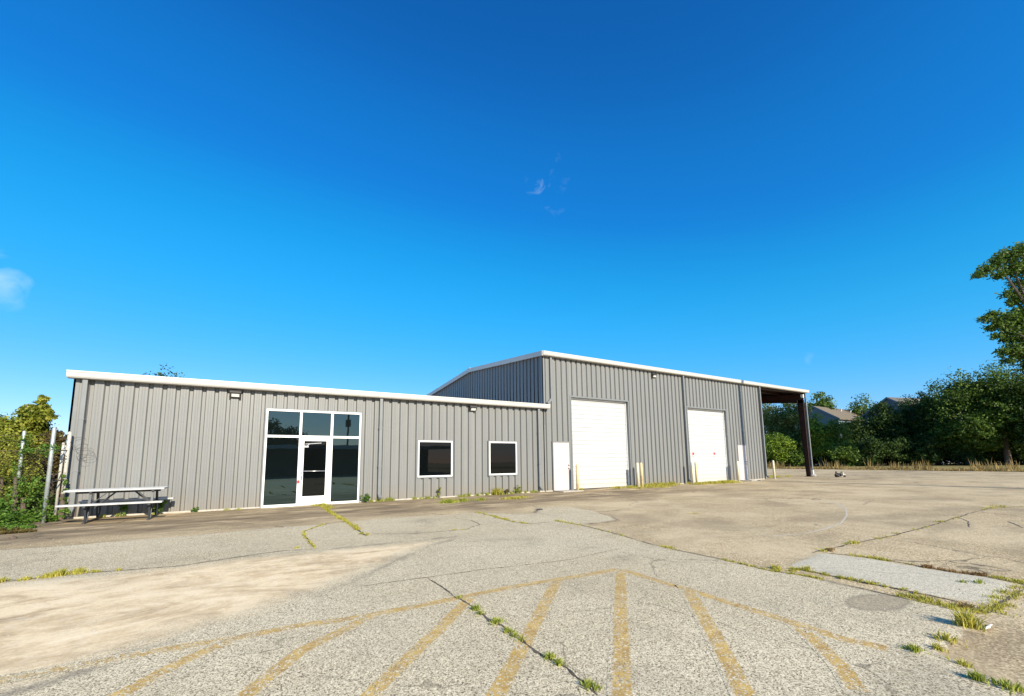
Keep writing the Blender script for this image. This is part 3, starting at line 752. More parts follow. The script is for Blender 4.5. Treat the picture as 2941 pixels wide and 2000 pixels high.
for (x0, x1, z0, z1), stickers in ((OA, False), (OB, True)):
    jm = MB(); opening_trim(jm, x0, x1, 0.0, z1, .07, False, -.014, .0)
    jm.box(x0-.02, x0+.002, .0, .24, 0, z1); jm.box(x1-.002, x1+.02, .0, .24, 0, z1); jm.box(x0, x1, .0, .24, z1-.002, z1+.02)
    jb = jm.build('door_jamb', M['trim'], ware)
    q = MB(); q.box(x0+.004, x0+.03, .13, .20, 0, z1-.01); q.box(x1-.03, x1-.004, .13, .20, 0, z1-.01); q.box(x0+.03, x1-.03, .13, .20, z1-.06, z1-.01); q.build('weather_seal', M['frame'], jb)
    q = MB(); yd = .185; prev = .02
    zz = []
    for s_ in range(8):
        b0 = .02+s_*.61
        zz += [(b0, 'seam'), (b0+.20, 'emb'), (b0+.405, 'emb')]
    zz = [t_ for t_ in zz if t_[0] < z1-.05] + [(z1+.02, 'end')]
    for (a, ka), (b, kb) in zip(zz[:-1], zz[1:]):
        g0 = .019 if ka == 'seam' else .014
        g1_ = .019 if kb == 'seam' else .014
        q.quad((x0, yd+g0*2, a), (x1, yd+g0*2, a), (x1, yd, a+g0*.7), (x0, yd, a+g0*.7))
        q.quad((x0, yd, a+g0*.7), (x1, yd, a+g0*.7), (x1, yd, b-g1_*.7), (x0, yd, b-g1_*.7))
        q.quad((x0, yd, b-g1_*.7), (x1, yd, b-g1_*.7), (x1, yd+g1_*2, b), (x0, yd+g1_*2, b))
    q.box(x0, x1, yd+.022, yd+.05, 0, z1)
    od = q.build('overhead_door', M['ohd'], ware)
    q = MB(); q.box(x0+.01, x1-.01, yd-.012, yd+.01, .0, .035); q.build('bottom_seal', M['black'], od)
    if stickers:
        for sx_ in (25.36, 27.30):
            q = MB(); q.box(sx_-.075, sx_+.075, yd-.006, yd-.001, 1.48, 1.74); s_ = q.build('warning_sticker', M['red'], od)
            q = MB(); q.box(sx_-.055, sx_+.055, yd-.008, yd-.0065, 1.50, 1.55); q.box(sx_-.05, sx_+.02, yd-.008, yd-.0065, 1.68, 1.72); q.build('sticker_panel', M['frame'], od)
    else:
        q = MB(); q.box((x0+x1)/2-.06, (x0+x1)/2+.06, yd-.02, yd-.002, .30, .34); q.build('lift_handle', M['frame'], od)
for (x0, x1, z0, z1) in (DA, DB):
    q = MB(); opening_trim(q, x0+.03, x1-.03, .03, z1-.03, .05, False, -.016, .06); fr_ = q.build('door_frame', M['trim'], ware)
    q = MB(); q.box(x0+.034, x1-.034, -.004, .04, .035, z1-.034); dd = q.build('man_door', M['door_pink'], ware, bevel=.003)
    for zz in (.99, 1.13):
        q = MB(); q.tube([(x1-.11, -.003, zz), (x1-.11, -.03, zz)], .028, 12); q.tube([(x1-.11, -.03, zz), (x1-.11, -.05, zz), (x1-.11, -.075, zz), (x1-.11, -.085, zz)], [.014, .02, .03, .018], 12)
        q.build('door_knob' if zz < 1 else 'deadbolt', M['chrome'], dd, smooth=True)
    q = MB(); q.box(x0-.05, x1+.1, -.75, -.012, .0, .03); q.build('door_step', M['concrete'], ware)
wall_light(22.15, 5.74, ware)
# canopy steel
q = MB(); cw = .20
def isec(mb, x, ya_b, yb_b, ya_t, yb_t, z0, z1, fw=.20, ft=.016, wt=.012):
    n = len(mb.v)
    def slab(x0, x1, a0, a1, b0, b1):
        n = len(mb.v)
        mb.v += [(x0, a0, z0), (x1, a0, z0), (x1, a1, z0), (x0, a1, z0), (x0, b0, z1), (x1, b0, z1), (x1, b1, z1), (x0, b1, z1)]
        for f_ in ((3,2,1,0),(4,5,6,7),(0,1,5,4),(1,2,6,5),(2,3,7,6),(3,0,4,7)): mb.f.append(tuple(n+i for i in f_))
    slab(x-fw/2, x+fw/2, ya_b, ya_b+ft, ya_t, ya_t+ft); slab(x-fw/2, x+fw/2, yb_b-ft, yb_b, yb_t-ft, yb_t)
    slab(x-wt/2, x+wt/2, ya_b+ft, yb_b-ft, ya_t+ft, yb_t-ft)
XCC = XC-.22
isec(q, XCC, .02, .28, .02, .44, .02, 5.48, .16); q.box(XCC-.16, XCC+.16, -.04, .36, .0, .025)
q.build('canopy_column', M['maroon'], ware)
q = MB(); isec(q, XCC, DEP-.30, DEP-.02, DEP-.62, DEP-.02, .02, 5.48); q.build('canopy_column', M['maroon'], ware)
def rafter(x, par):
    mb = MB()
    for (ya, yb) in ((.03, ym), (DEP-.03, ym)):
        za, zb = H2-.30, H2-.30+(ym-.03)*SL
        lo_a, lo_b = za-.62, zb-.42
        mb.box_ = None
        def hexa(x0, x1, a0, a1, b0, b1):
            n = len(mb.v)
            mb.v += [(x0, ya, a0), (x1, ya, a0), (x1, yb, b0), (x0, yb, b0), (x0, ya, a1), (x1, ya, a1), (x1, yb, b1), (x0, yb, b1)]
            for f_ in ((3,2,1,0),(4,5,6,7),(0,1,5,4),(1,2,6,5),(2,3,7,6),(3,0,4,7)): mb.f.append(tuple(n+i for i in f_))
        hexa(x-.09, x+.09, za-.015, za, zb-.015, zb); hexa(x-.09, x+.09, lo_a, lo_a+.015, lo_b, lo_b+.015); hexa(x-.006, x+.006, lo_a+.015, za-.015, lo_b+.015, zb-.015)
    return mb.build('canopy_rafter', M['maroon'], par)
rafter(XCC, ware)
for k in range(11):
    y = .12 + k*(DEP-.24)/10; z = H2-.275 + min(y, DEP-y)*SL
    q = MB(); q.box(XR+.05, XC-.03, y-.006, y+.006, z, z+.20); q.box(XR+.05, XC-.03, y, y+.06, z+.195, z+.20); q.box(XR+.05, XC-.03, y-.06, y, z, z+.006)
    q.build('purlin', M['maroon'], ware)
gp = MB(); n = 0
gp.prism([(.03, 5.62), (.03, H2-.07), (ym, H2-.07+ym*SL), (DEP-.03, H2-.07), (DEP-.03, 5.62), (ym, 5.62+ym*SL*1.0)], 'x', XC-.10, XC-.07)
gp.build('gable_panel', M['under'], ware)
downs = MB(); xx = XCC+.06
downs.prism([(xx-.05, -.12), (xx+.05, -.12), (xx+.05, -.04), (xx-.05, -.04)], 'z', .42, H2-.185); downs.build('downspout', M['trim'], ware)
downs = MB(); downs.prism([(xx-.062, -.135), (xx+.062, -.135), (xx+.062, -.03), (xx-.062, -.03)], 'z', .16, .44); downs.bar((xx, -.08, .20), (xx+.06, -.26, .05), .12, .10)
downs.build('downspout_boot', M['frame'], ware)
q = MB(); q.box(XCC-.22, XCC-.10, -.06, .10, 5.62, 5.86); q.build('floodlight', M['lens'], ware)

# ------------------------------------------------------------------ bollards
bol = [(16.34, -.50, 'bollard', 'yellow bollard between the cream door and the left white overhead door'),
       (20.12, -.50, 'bollard_pale', 'left bollard of the close pair right of the larger overhead door'),
       (20.40, -.48, 'bollard', 'right bollard of the close pair right of the larger overhead door'),
       (24.25, -.50, 'bollard_pale', 'cream bollard in front of the downspout left of the second overhead door'),
       (24.60, -.48, 'bollard', 'yellowish bollard just in front of the left edge of the second overhead door'),
       (28.42, -.50, 'bollard_pale', 'pale bollard between the second overhead door and the narrow cream door'),
       (32.75, -.25, 'bollard_pale', 'white bollard past the far right corner of the warehouse wall')]
bmesh = {}
for i, (x, y, mt, lab) in enumerate(bol):
    root = empty('bollard', (x, y, 0), lab, 'bollard', 'steel bollards guarding the overhead doors')
    if mt not in bmesh:
        q = MB(); q.tube([(0, 0, 0), (0, 0, 1.10), (0, 0, 1.14), (0, 0, 1.17), (0, 0, 1.185)], [.064, .064, .058, .040, .012], 16)
        bmesh[mt] = q.build('post', M[mt], root, smooth=True)
        bmesh[mt].location = (0, 0, 0); bmesh[mt].data.transform(Matrix.Translation(Vector((x, y, 0))))
        q = MB(); q.tube([(0, 0, 0), (0, 0, .012), (0, 0, .02)], [.13, .125, .07], 16); c_ = q.build('concrete_collar', M['concrete'], root)
        c_.data.transform(Matrix.Translation(Vector((x, y, 0)))); bmesh[mt+'c'] = c_
    else:
        for key in (mt, mt+'c'):
            c_ = bmesh[key].copy(); scene.collection.objects.link(c_); c_.parent = root
    root.rotation_euler = (random.Random(i).uniform(-.008, .008), random.Random(i+9).uniform(-.008, .008), random.Random(i+3).uniform(0, 6))

# ------------------------------------------------------------------ picnic table
pt = empty('picnic_table', (1.4, -.97, 0), 'weathered white picnic table with dark metal legs against the left end of the grey wall', 'picnic table')
tx0, tx1, tz = .36, 2.26, .765; yt = -1.34
for k in range(3):
    pass
q = MB()
for k in range(4): q.box(tx0-.02, tx1-.08, yt+k*.19, yt+k*.19+.18, tz-.04, tz+(.003 if k % 2 else 0))
q.build('tabletop', M['board'], pt, bevel=.004)
q = MB(); q.box(tx0+.10, tx1-.20, yt+.35, yt+.41, tz-.10, tz-.041); q.build('top_rail', M['dark_iron'], pt)
for (ya, dx) in ((yt-.36, -.03), (yt+.86, .05)):
    q = MB()
    for k in range(2): q.box(tx0+dx, tx1+dx-.03, ya+k*.125, ya+k*.125+.12, .415, .455)
    q.build('bench', M['board'], pt, bevel=.004)
yc = yt+.375
for x in (.80, 1.95):
    q = MB()
    q.bar((x, yt+.10, .72), (x, yt-.10, .02), .05, .05, (1, 0, 0)); q.bar((x, yt+.65, .72), (x, yt+.85, .02), .05, .05, (1, 0, 0))
    q.bar((x, yt-.36, .395), (x, yt+1.11, .395), .045, .045); q.bar((x, yt+.02, .70), (x, yt+.73, .70), .045, .045)
    q.bar((x, yt-.30, .02), (x, yt+1.05, .02), .05, .035); q.bar((x, yt-.25, .38), (x, yt-.16, .03), .035, .035, (1, 0, 0)); q.bar((x, yt+1.0, .38), (x, yt+.91, .03), .035, .035, (1, 0, 0))
    lg = q.build('leg_frame', M['dark_iron'], pt)
    s = 1 if x < 1.3 else -1
    q = MB(); q.bar((x, yc, .30), (x+s*.42, yc, .71), .035, .02, (0, 1, 0)); q.build('brace', M['dark_iron'], lg); q = MB(); q.bar((x, yc-.3, .40), (x+s*.30, yc-.28, .70), .02, .02, (0, 1, 0)); q.build('brace', M['dark_iron'], lg)

# ------------------------------------------------------------------ fence on the left
fn = empty('chain_link_fence', (-.5, .0, 0), 'overgrown chain link fence with tall galvanised posts left of the building', 'fence')
def post(x, y, h, mat, r_=.036, cap=True):
    q = MB(); q.tube([(x, y, 0), (x, y, h), (x, y, h+.02)], [r_, r_, r_*.6], 12)
    return q.build('fence_post', mat, fn, smooth=True)
post(.05, -.22, 2.18, M['post_white'], .040); post(-.035, -.26, 1.9, M['post_white'], .030)
post(-.08, -.80, 2.24, M['galv'], .040); post(-.86, .12, 2.2, M['galv'], .036); post(-3.4, .15, 2.2, M['galv']); post(-6.2, .15, 2.2, M['galv'])
q = MB()
for z in (.12, 1.72): q.tube([(-.86, .12, z), (-6.2, .15, z)], .011, 6)
rl_ = 0
q.tube([(-.08, -.80, 1.72), (.05, -.22, 1.72)], .015, 6); q.tube([(-.08, -.80, .95), (.05, -.22, 1.0)], .013, 6); q.tube([(.0, -.22, 1.72), (-.86, .12, 1.72)], .016, 6)
q.tube([(-.08, -.80, 1.02), (-.0, -.4, 1.20)], .010, 6)
q.build('fence_rail', M['wire'], fn)
q = MB()
def link(ax, ay, bx, by, h0, h1, s=.07):
    L_ = math.hypot(bx-ax, by-ay); ux, uy = (bx-ax)/L_, (by-ay)/L_; H = h1-h0; n = int((L_+H)/s)
    for k in range(n):
        for sg in (1, -1):
            t0 = k*s - (H if sg > 0 else 0); a = max(t0, 0); b = min(t0+H, L_)
            if b <= a: continue
            za = h0+(a-t0) if sg > 0 else h1-(a-t0); zb = h0+(b-t0) if sg > 0 else h1-(b-t0)
            q.bar((ax+ux*a, ay+uy*a, za), (ax+ux*b, ay+uy*b, zb), .0018, .0018, (0, 1, 0))
link(.03, -.22, -.86, .12, .05, 1.72); link(-.86, .12, -3.4, .15, .05, 1.72)
q.build('chain_link_mesh', M['wire'], fn)
q = MB()
for z, o_ in ((1.86, 0), (1.99, .03), (2.12, .05)):
    p_ = []
    for k in range(30):
        t_ = k/29; x = .05+(-3.4-.05)*t_; p_.append((x, -.22+.35*min(1, t_*4)-o_, z-.03*math.sin(t_*math.pi)+.01*math.sin(k*2.1)))
    q.tube(p_, .004, 4, False)
for z in (1.86, 2.0): q.tube([(.05, -.22, z), (-.08, -.80, z+.02)], .004, 4, False)
q.build('barbed_wire', M['wire'], fn)
q = MB(); rr = random.Random(2)
p_ = []
for k in range(60):
    a = k*.42; c0 = (.22+.10*math.sin(k*.05)+.0018*k, 1.95-.0075*k)
    rad = .14+.05*math.sin(k*.3)
    p_.append((c0[0]+rad*math.cos(a), -.24+.02*math.sin(a*2), c0[1]+rad*.75*math.sin(a)))
q.tube(p_, .0035, 4, False)
q.tube([(.05, -.24, 1.3), (.06, -.27, 1.05), (.10, -.27, .95), (.05, -.28, .8), (.08, -.26, .7)], .006, 5, False)
q.build('loose_wire', M['wire'], fn)

# ------------------------------------------------------------------ vegetation generators
def leaf_cloud(blobs, n, size, seed, clumps=26, shell=(.55, 1.02), sig=.17, up=.5, aspect=.55, gaps=.0):
    rg = np.random.default_rng(seed); C = []; S_ = []
    vol = np.array([b[3]*b[4]*b[5] for b in blobs])**(2/3); pr_ = vol/vol.sum()
    for bi, b in enumerate(blobs):
        K = max(6, int(clumps*len(blobs)*pr_[bi]))
        d_ = rg.normal(size=(K, 3)); d_ /= np.linalg.norm(d_, axis=1)[:, None]
        rad = rg.uniform(shell[0], shell[1], (K, 1))
        C.append(np.array(b[:3]) + d_*rad*np.array(b[3:6])); S_.append(np.full(K, (b[3]*b[4]*b[5])**(1/3)*sig))
    C = np.concatenate(C); S_ = np.concatenate(S_)*rg.uniform(.65, 1.35, len(C))
    k = rg.integers(0, len(C), n)
    g_ = rg.normal(size=(n, 3)); g_ *= (np.minimum(1, 2.0/np.linalg.norm(g_, axis=1)))[:, None]
    ctr = C[k] + g_*S_[k][:, None]*np.array([1.15, 1.15, .75])
    ctr[:, 2] = np.maximum(ctr[:, 2], .04)
    cv = rg.uniform(0, 1, len(C))
    nrm = rg.normal(size=(n, 3)) + np.array([0, 0, up]) + g_*.35; nrm /= np.linalg.norm(nrm, axis=1)[:, None]
    t_ = rg.normal(size=(n, 3)); t_ -= (t_*nrm).sum(1)[:, None]*nrm; t_ /= np.linalg.norm(t_, axis=1)[:, None]
    b_ = np.cross(nrm, t_); s = size*rg.uniform(.6, 1.4, (n, 1))
    V = np.stack([ctr-t_*s*.5, ctr+b_*s*aspect*.5+nrm*s*.08, ctr+t_*s*.5, ctr-b_*s*aspect*.5+nrm*s*.08], 1).reshape(-1, 3)
    F_ = np.arange(4*n).reshape(n, 4)
    var = np.clip(.68*cv[k]+.32*rg.uniform(0, 1, n), 0, 1)
    return V, F_, var, C
def tree(name, x, y, h, rad, label, cat='tree', mat='mid', n=9000, size=.26, seed=1, group=None, blobs=None, trunk_h=.45, trunk_r=None, clumps=26, base=0.0, sig=.17, shell=(.55, 1.02), lean=(0, 0)):
    rg = random.Random(seed)
    root = empty(name, (x, y, base), label, cat, group)
    if blobs is None:
        blobs = []; ch = h*(1-trunk_h*.55)
        blobs.append((x, y, h-ch*.45, rad*.72, rad*.72, ch*.42))
        for k in range(7):
            a = rg.uniform(0, 6.28); rr_ = rad*rg.uniform(.38, .62); zc = h-ch*rg.uniform(.25, .85)
            br = rad*rg.uniform(.34, .52)
            blobs.append((x+math.cos(a)*rr_, y+math.sin(a)*rr_, zc, br, br, br*.8))
    V, F_, var, C = leaf_cloud(blobs, n, size, seed, clumps, sig=sig, shell=shell)
    V[:, 2] += 0
    np_mesh('crown', V, F_, L[mat], root, var)
    q = MB(); tr_ = trunk_r or h*.022
    top = (x+lean[0], y+lean[1], h*(.8 if h > 4.5 else .5))
    q.tube([(x, y, -.05), (x+lean[0]*.2+tr_*.3, y+lean[1]*.2, h*.25), (x+lean[0]*.55-tr_*.4, y+lean[1]*.55, h*.5), top], [tr_*1.25, tr_, tr_*.7, tr_*.2], 9)
    for k in range(min(9 if h > 4.5 else 0, len(blobs)+2) if h < 22 else 5):
        b = blobs[k % len(blobs)]; f = rg.uniform(.22, .55)
        s0 = Vector((x+lean[0]*f, y+lean[1]*f, h*f)); e = Vector(b[:3]); md = (s0+e)/2 + Vector((0, 0, (e-s0).length*.08))
        q.tube([s0, md, e, e+(e-s0)*.06], [tr_*.5, tr_*.32, tr_*.16, tr_*.04], 6)
        for c_ in range(3):
            cc = Vector(C[rg.randrange(len(C))])
            if (cc-e).length < rad*.9: q.tube([e, (e+cc)/2+Vector((0, 0, .1)), cc], [tr_*.14, tr_*.08, tr_*.03], 4)
    q.build('trunk', M['bark'], root)
    return root

def px_tree(px, ytop, half, depth, **kw):
    kw['clumps'] = int(kw.get('clumps', 26)*2.6); kw.setdefault('sig', .145); kw.setdefault('shell', (.5, 1.06))
    if kw['n'] > 6500: kw['n'] = int(kw['n']*1.35)
    x, y, z = lift(px, ytop, depth); rad = half/F_PX*depth
    return tree(kw.pop('name', 'tree'), x, y, z, rad, **kw)
GT = 'trees and bushes beyond the far edge of the lot'
# behind the houses
px_tree(2352, 1124, 42, 92, label='round topped tree rising behind the brown roofed house', mat='mid', n=9000, size=.42, seed=11, group=GT, trunk_h=.3)
px_tree(2470, 1130, 48, 92, label='loose crowned tree between the two far roofs', mat='mid', n=6000, size=.40, seed=12, group=GT, trunk_h=.3, clumps=20)
# seen under the canopy and to the right of it
px_tree(2206, 1148, 58, 74, label='pale olive tree seen under the canopy beside the warehouse corner', mat='olive', n=14000, size=.30, seed=13, group=GT, trunk_h=.15)
px_tree(2272, 1140, 58, 72, label='olive green tree seen through the canopy, left of the maroon column', mat='olive', n=14000, size=.30, seed=14, group=GT, trunk_h=.15)
px_tree(2225, 1240, 52, 67, name='bush', label='yellow green bush seen under the canopy near the grass', cat='bush', mat='bright', n=9000, size=.24, seed=15, group=GT, trunk_h=.05)
px_tree(2345, 1188, 46, 66, name='bush', label='bright green bushy tree right of the maroon column, before the brown roofed house', cat='tree', mat='bright', n=12000, size=.25, seed=16, group=GT, trunk_h=.08)
px_tree(2400, 1200, 44, 65, name='bush', label='smaller green bush beneath the brown roof', cat='bush', mat='mid', n=9000, size=.25, seed=17, group=GT, trunk_h=.06)
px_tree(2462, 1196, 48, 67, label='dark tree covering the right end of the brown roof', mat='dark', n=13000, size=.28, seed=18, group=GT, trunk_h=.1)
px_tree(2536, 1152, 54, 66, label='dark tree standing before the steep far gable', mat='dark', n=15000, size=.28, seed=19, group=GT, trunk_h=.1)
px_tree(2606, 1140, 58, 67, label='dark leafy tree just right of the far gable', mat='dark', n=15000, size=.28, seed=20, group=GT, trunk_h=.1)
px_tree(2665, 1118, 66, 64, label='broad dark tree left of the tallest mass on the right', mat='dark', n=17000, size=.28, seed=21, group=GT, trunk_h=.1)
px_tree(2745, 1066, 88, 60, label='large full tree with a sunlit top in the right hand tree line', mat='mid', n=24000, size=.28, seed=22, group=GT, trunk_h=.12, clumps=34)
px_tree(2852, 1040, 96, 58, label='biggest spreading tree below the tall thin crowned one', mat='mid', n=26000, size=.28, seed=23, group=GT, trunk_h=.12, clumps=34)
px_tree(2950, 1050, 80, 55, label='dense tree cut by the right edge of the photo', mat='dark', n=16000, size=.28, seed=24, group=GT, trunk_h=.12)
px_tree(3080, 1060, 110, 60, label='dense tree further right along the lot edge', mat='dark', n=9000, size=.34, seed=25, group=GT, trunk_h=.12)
# low shrub skirt that closes the gaps at the foot of the trees
ksk = 0
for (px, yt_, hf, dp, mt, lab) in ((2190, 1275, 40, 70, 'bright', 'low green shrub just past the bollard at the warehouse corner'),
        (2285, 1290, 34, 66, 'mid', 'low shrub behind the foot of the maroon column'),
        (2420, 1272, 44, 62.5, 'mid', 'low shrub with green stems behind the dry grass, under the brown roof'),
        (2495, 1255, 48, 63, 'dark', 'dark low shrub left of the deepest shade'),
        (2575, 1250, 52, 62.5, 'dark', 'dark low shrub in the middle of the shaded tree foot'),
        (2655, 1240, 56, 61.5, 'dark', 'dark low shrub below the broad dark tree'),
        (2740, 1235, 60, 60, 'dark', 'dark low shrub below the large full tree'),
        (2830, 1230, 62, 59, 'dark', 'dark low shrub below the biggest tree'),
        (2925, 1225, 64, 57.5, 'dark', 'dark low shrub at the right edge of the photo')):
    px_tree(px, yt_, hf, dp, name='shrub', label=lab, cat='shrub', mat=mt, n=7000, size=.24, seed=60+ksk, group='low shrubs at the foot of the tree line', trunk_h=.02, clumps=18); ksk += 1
# tall tree on the right edge: separate tiers of foliage on long limbs
def tb(px, py, hx, hz, dp=49): 
    q_ = at(px, py, dp); return (float(q_[0]), float(q_[1]), float(q_[2]), hx/F_PX*dp, hx/F_PX*dp, hz/F_PX*dp)
tx, ty, tzz = lift(2975, 690, 49)
tree('tree', tx, ty, tzz, 3.0, 'very tall tree with separate tiers of leaves at the right edge, above all others', 'tree', 'mid', 26000, .30, 31, GT,
     blobs=[tb(*b_) for b_ in ((2895,735,30,26),(2945,770,36,34),(2862,755,26,22),(2870,930,30,24),(2940,930,36,32),(2905,1005,28,20),(2930,860,26,24),(2835,775,22,18),(2905,950,28,24),
       (2810,790,18,13),(2870,792,20,14),(2930,725,32,30),(2905,775,28,24),(2985,740,44,46),(2925,815,24,24),(2900,845,20,16),(2960,840,34,40),(2905,872,14,10),(2945,895,28,20),
       (2828,915,18,12),(2850,905,22,14),(2845,942,16,10),(2900,912,30,22),(2862,966,16,10),(2888,976,15,10),(2925,975,28,22),(2880,1012,18,15),(2935,1015,32,28),(2895,1036,18,12),(2975,960,36,70),(2965,1045,34,28),(3020,860,60,90),(3030,760,50,60))],
     clumps=260, sig=.26, shell=(.1, .95), trunk_r=.42)

# tree behind the office roof
px_tree(468, 1046, 78, 36, label='tree whose topmost twigs show above the left end of the office roof', mat='dark', n=6200, size=.20, seed=33, trunk_h=.4, clumps=14, sig=.12)

# left side vegetation
def shrub(name, blobs, label, mat, n, size, seed, x, y, group=None, cat='bush', **kw):
    h = max(b[2]+b[5] for b in blobs)
    return tree(name, x, y, h, max(b[3] for b in blobs), label, cat, mat, n, size, seed, group, blobs=blobs, trunk_r=.05, **kw)
def lb2(px, py, hx, hz, dp):
    q_ = at(px, py, dp); return (float(q_[0]), float(q_[1]), float(q_[2]), hx/F_PX*dp, hx/F_PX*dp*.8, hz/F_PX*dp)
GL = 'shrubs along the left fence'
q_ = lift(100, 1200, 12.6)
shrub('bush', [lb2(124, 1156, 9, 26, 12.6), lb2(88, 1185, 10, 24, 12.6), lb2(122, 1180, 16, 30, 12.6), lb2(95, 1200, 30, 34, 12.6), lb2(140, 1195, 14, 22, 12.6), lb2(90, 1250, 40, 40, 12.7), lb2(120, 1310, 40, 50, 12.8), lb2(90, 1380, 50, 60, 13)], 'tall bush with a pointed sunlit top behind the left fence', 'yellow', 22000, .09, 41, q_[0], q_[1], GL, clumps=120, sig=.22)
q_ = lift(20, 1200, 12.2)
shrub('bush', [lb2(10, 1245, 44, 44, 12.2), lb2(52, 1250, 30, 40, 12.3), lb2(-40, 1250, 60, 60, 12.2), lb2(30, 1330, 60, 60, 12.4), lb2(-60, 1360, 80, 90, 12.4), lb2(40, 1400, 60, 60, 12.4)], 'yellowing bush at the left edge behind the fence', 'yellow', 26000, .095, 42, q_[0], q_[1], GL, clumps=120, sig=.22)
shrub('vine', [(-.86, .04, .9, .10, .05, .7), (-.80, .02, 1.9, .12, .06, .25), (-.08, -.84, .35, .10, .05, .3), (-.14, -.80, 1.75, .16, .06, .2), (-.45, -.1, 1.72, .35, .06, .10), (-.5, -.2, .75, .3, .08, .4)], 'green vine strands wound round the two galvanised posts', 'ivy', 1500, .055, 48, -.86, .04, GL, 'vine', clumps=40, sig=.3)
q_ = lift(165, 1260, 12.0)
shrub('vine', [lb2(160, 1262, 22, 22, 12.0), lb2(140, 1330, 26, 50, 12.0), lb2(150, 1400, 24, 50, 12.0), lb2(100, 1350, 36, 44, 11.9)], 'brownish vine tangle between the two galvanised posts', 'rust', 20000, .07, 43, q_[0], q_[1], GL, 'vine', clumps=90, sig=.22)
q_ = G(60, 1500)
shrub('bush', [lb2(40, 1455, 46, 44, 11.6), lb2(84, 1440, 34, 44, 11.5), lb2(0, 1440, 50, 50, 11.5), lb2(132, 1460, 20, 36, 11.2), lb2(25, 1405, 34, 44, 10.9), lb2(84, 1400, 22, 34, 11.3), lb2(62, 1500, 40, 26, 10.3), lb2(10, 1515, 44, 34, 9.6), lb2(-50, 1490, 60, 60, 9.6), lb2(50, 1535, 34, 22, 9.2), lb2(140, 1490, 16, 14, 10.3)], 'low leafy green bush spilling out in front of the left fence', 'ivy', 24000, .075, 44, q_[0], q_[1], GL, clumps=130, sig=.22)
q_ = G(35, 1550)
shrub('bush', [lb2(20, 1540, 40, 18, 8.6), lb2(60, 1540, 34, 12, 8.7), lb2(-40, 1545, 50, 24, 8.5)], 'small half dead weedy bush on the dirt at the left edge', 'rust', 4500, .06, 45, q_[0], q_[1], GL, clumps=16)
shrub('vine', [(-.85, .35, 1.5, .30, .16, .6), (-1.2, .32, 1.7, .5, .14, .5), (-1.9, .32, 1.5, .6, .14, .7), (-1.1, .34, .9, .6, .12, .6), (-1.9, .32, .7, .6, .12, .6), (-2.8, .32, 1.2, .7, .14, .9)], 'yellowish vine blanket hanging over the chain link left of the posts', 'yellow', 15000, .06, 47, -1.2, .34, GL, 'vine', clumps=150, sig=.24)
shrub('vine', [(.06, -.27, 1.05, .05, .05, .25), (.08, -.28, .55, .05, .05, .3), (.12, -.26, .18, .12, .1, .15)], 'thin green vine climbing the white posts at the building corner', 'ivy', 900, .05, 46, .07, -.27, GL, 'vine', clumps=10)

# ------------------------------------------------------------------ weeds and grass
def blades(spots, mat, name, label, cat, kind='stuff', group=None, seed=1, hb=(.04, .12), per=60, w=.006, spread=.05, lean=.55, origin=None):
    """spots: [(x, y, spread, height scale, n)]"""
    rg = np.random.default_rng(seed); V = []; Vr = []
    for (x, y, sp, hs, n) in spots:
        ang = rg.uniform(0, 6.283, n); rr_ = np.abs(rg.normal(0, sp*.6, n)); bx = x+np.cos(ang)*rr_; by = y+np.sin(ang)*rr_
        h = rg.uniform(hb[0], hb[1], n)*hs*np.clip(1.15-rr_/(sp*2.2), .3, 1); la = ang + rg.normal(0, .6, n); ln = rg.uniform(.1, lean*1.6, n)*h
        wd = w*rg.uniform(.6, 1.5, n)*(.6+hs*.4); wa = rg.uniform(0, 3.14, n)
        z0 = np.array([hgt(a, b) for a, b in zip(bx, by)])
        ux, uy = np.cos(wa)*wd, np.sin(wa)*wd
        mx, my = bx+np.cos(la)*ln*.35, by+np.sin(la)*ln*.35
        ex_, ey_ = bx+np.cos(la)*ln, by+np.sin(la)*ln
        q0 = np.stack([bx-ux, by-uy, z0-.01], 1); q1 = np.stack([bx+ux, by+uy, z0-.01], 1)
        q2 = np.stack([mx+ux*.8, my+uy*.8, z0+h*.62], 1); q3 = np.stack([mx-ux*.8, my-uy*.8, z0+h*.62], 1)
        t0 = np.stack([ex_+ux*.12, ey_+uy*.12, z0+h], 1); t1 = np.stack([ex_-ux*.12, ey_-uy*.12, z0+h], 1)
        V.append(np.stack([q0, q1, q2, q3, q3, q2, t0, t1], 1).reshape(-1, 3)); Vr.append(np.repeat(rg.uniform(0, 1, n), 2))
    V = np.concatenate(V); Fc = np.arange(len(V)).reshape(-1, 4)
    org = origin or (0, 0, 0)
    o = np_mesh(name, V, Fc, L[mat], None, np.concatenate(Vr), org)
    return tag(o, label, cat, group, kind)
def along(pts, dens, sp, hs, n, seed, gap=.35, t0=0, t1=1):
    rg = random.Random(seed); out = []; pts = [np.array(p) for p in pts]
    seg = [np.linalg.norm(b-a) for a, b in zip(pts[:-1], pts[1:])]; T = sum(seg); k = int(T*dens)
    for i in range(k):
        u = (t0+(t1-t0)*rg.random())*T
        if math.sin(u*3.1+seed)+math.sin(u*1.3+seed*2) < gap*2-1.2 : continue
        for a, b, s in zip(pts[:-1], pts[1:], seg):
            if u <= s: q = a+(b-a)*u/s; break
            u -= s
        else: q = pts[-1]
        out.append((q[0]+rg.gauss(0, sp*.5), q[1]+rg.gauss(0, sp*.5), sp*rg.uniform(.6, 1.3), hs*rg.uniform(.5, 1.4), n))
    return out
sp = []
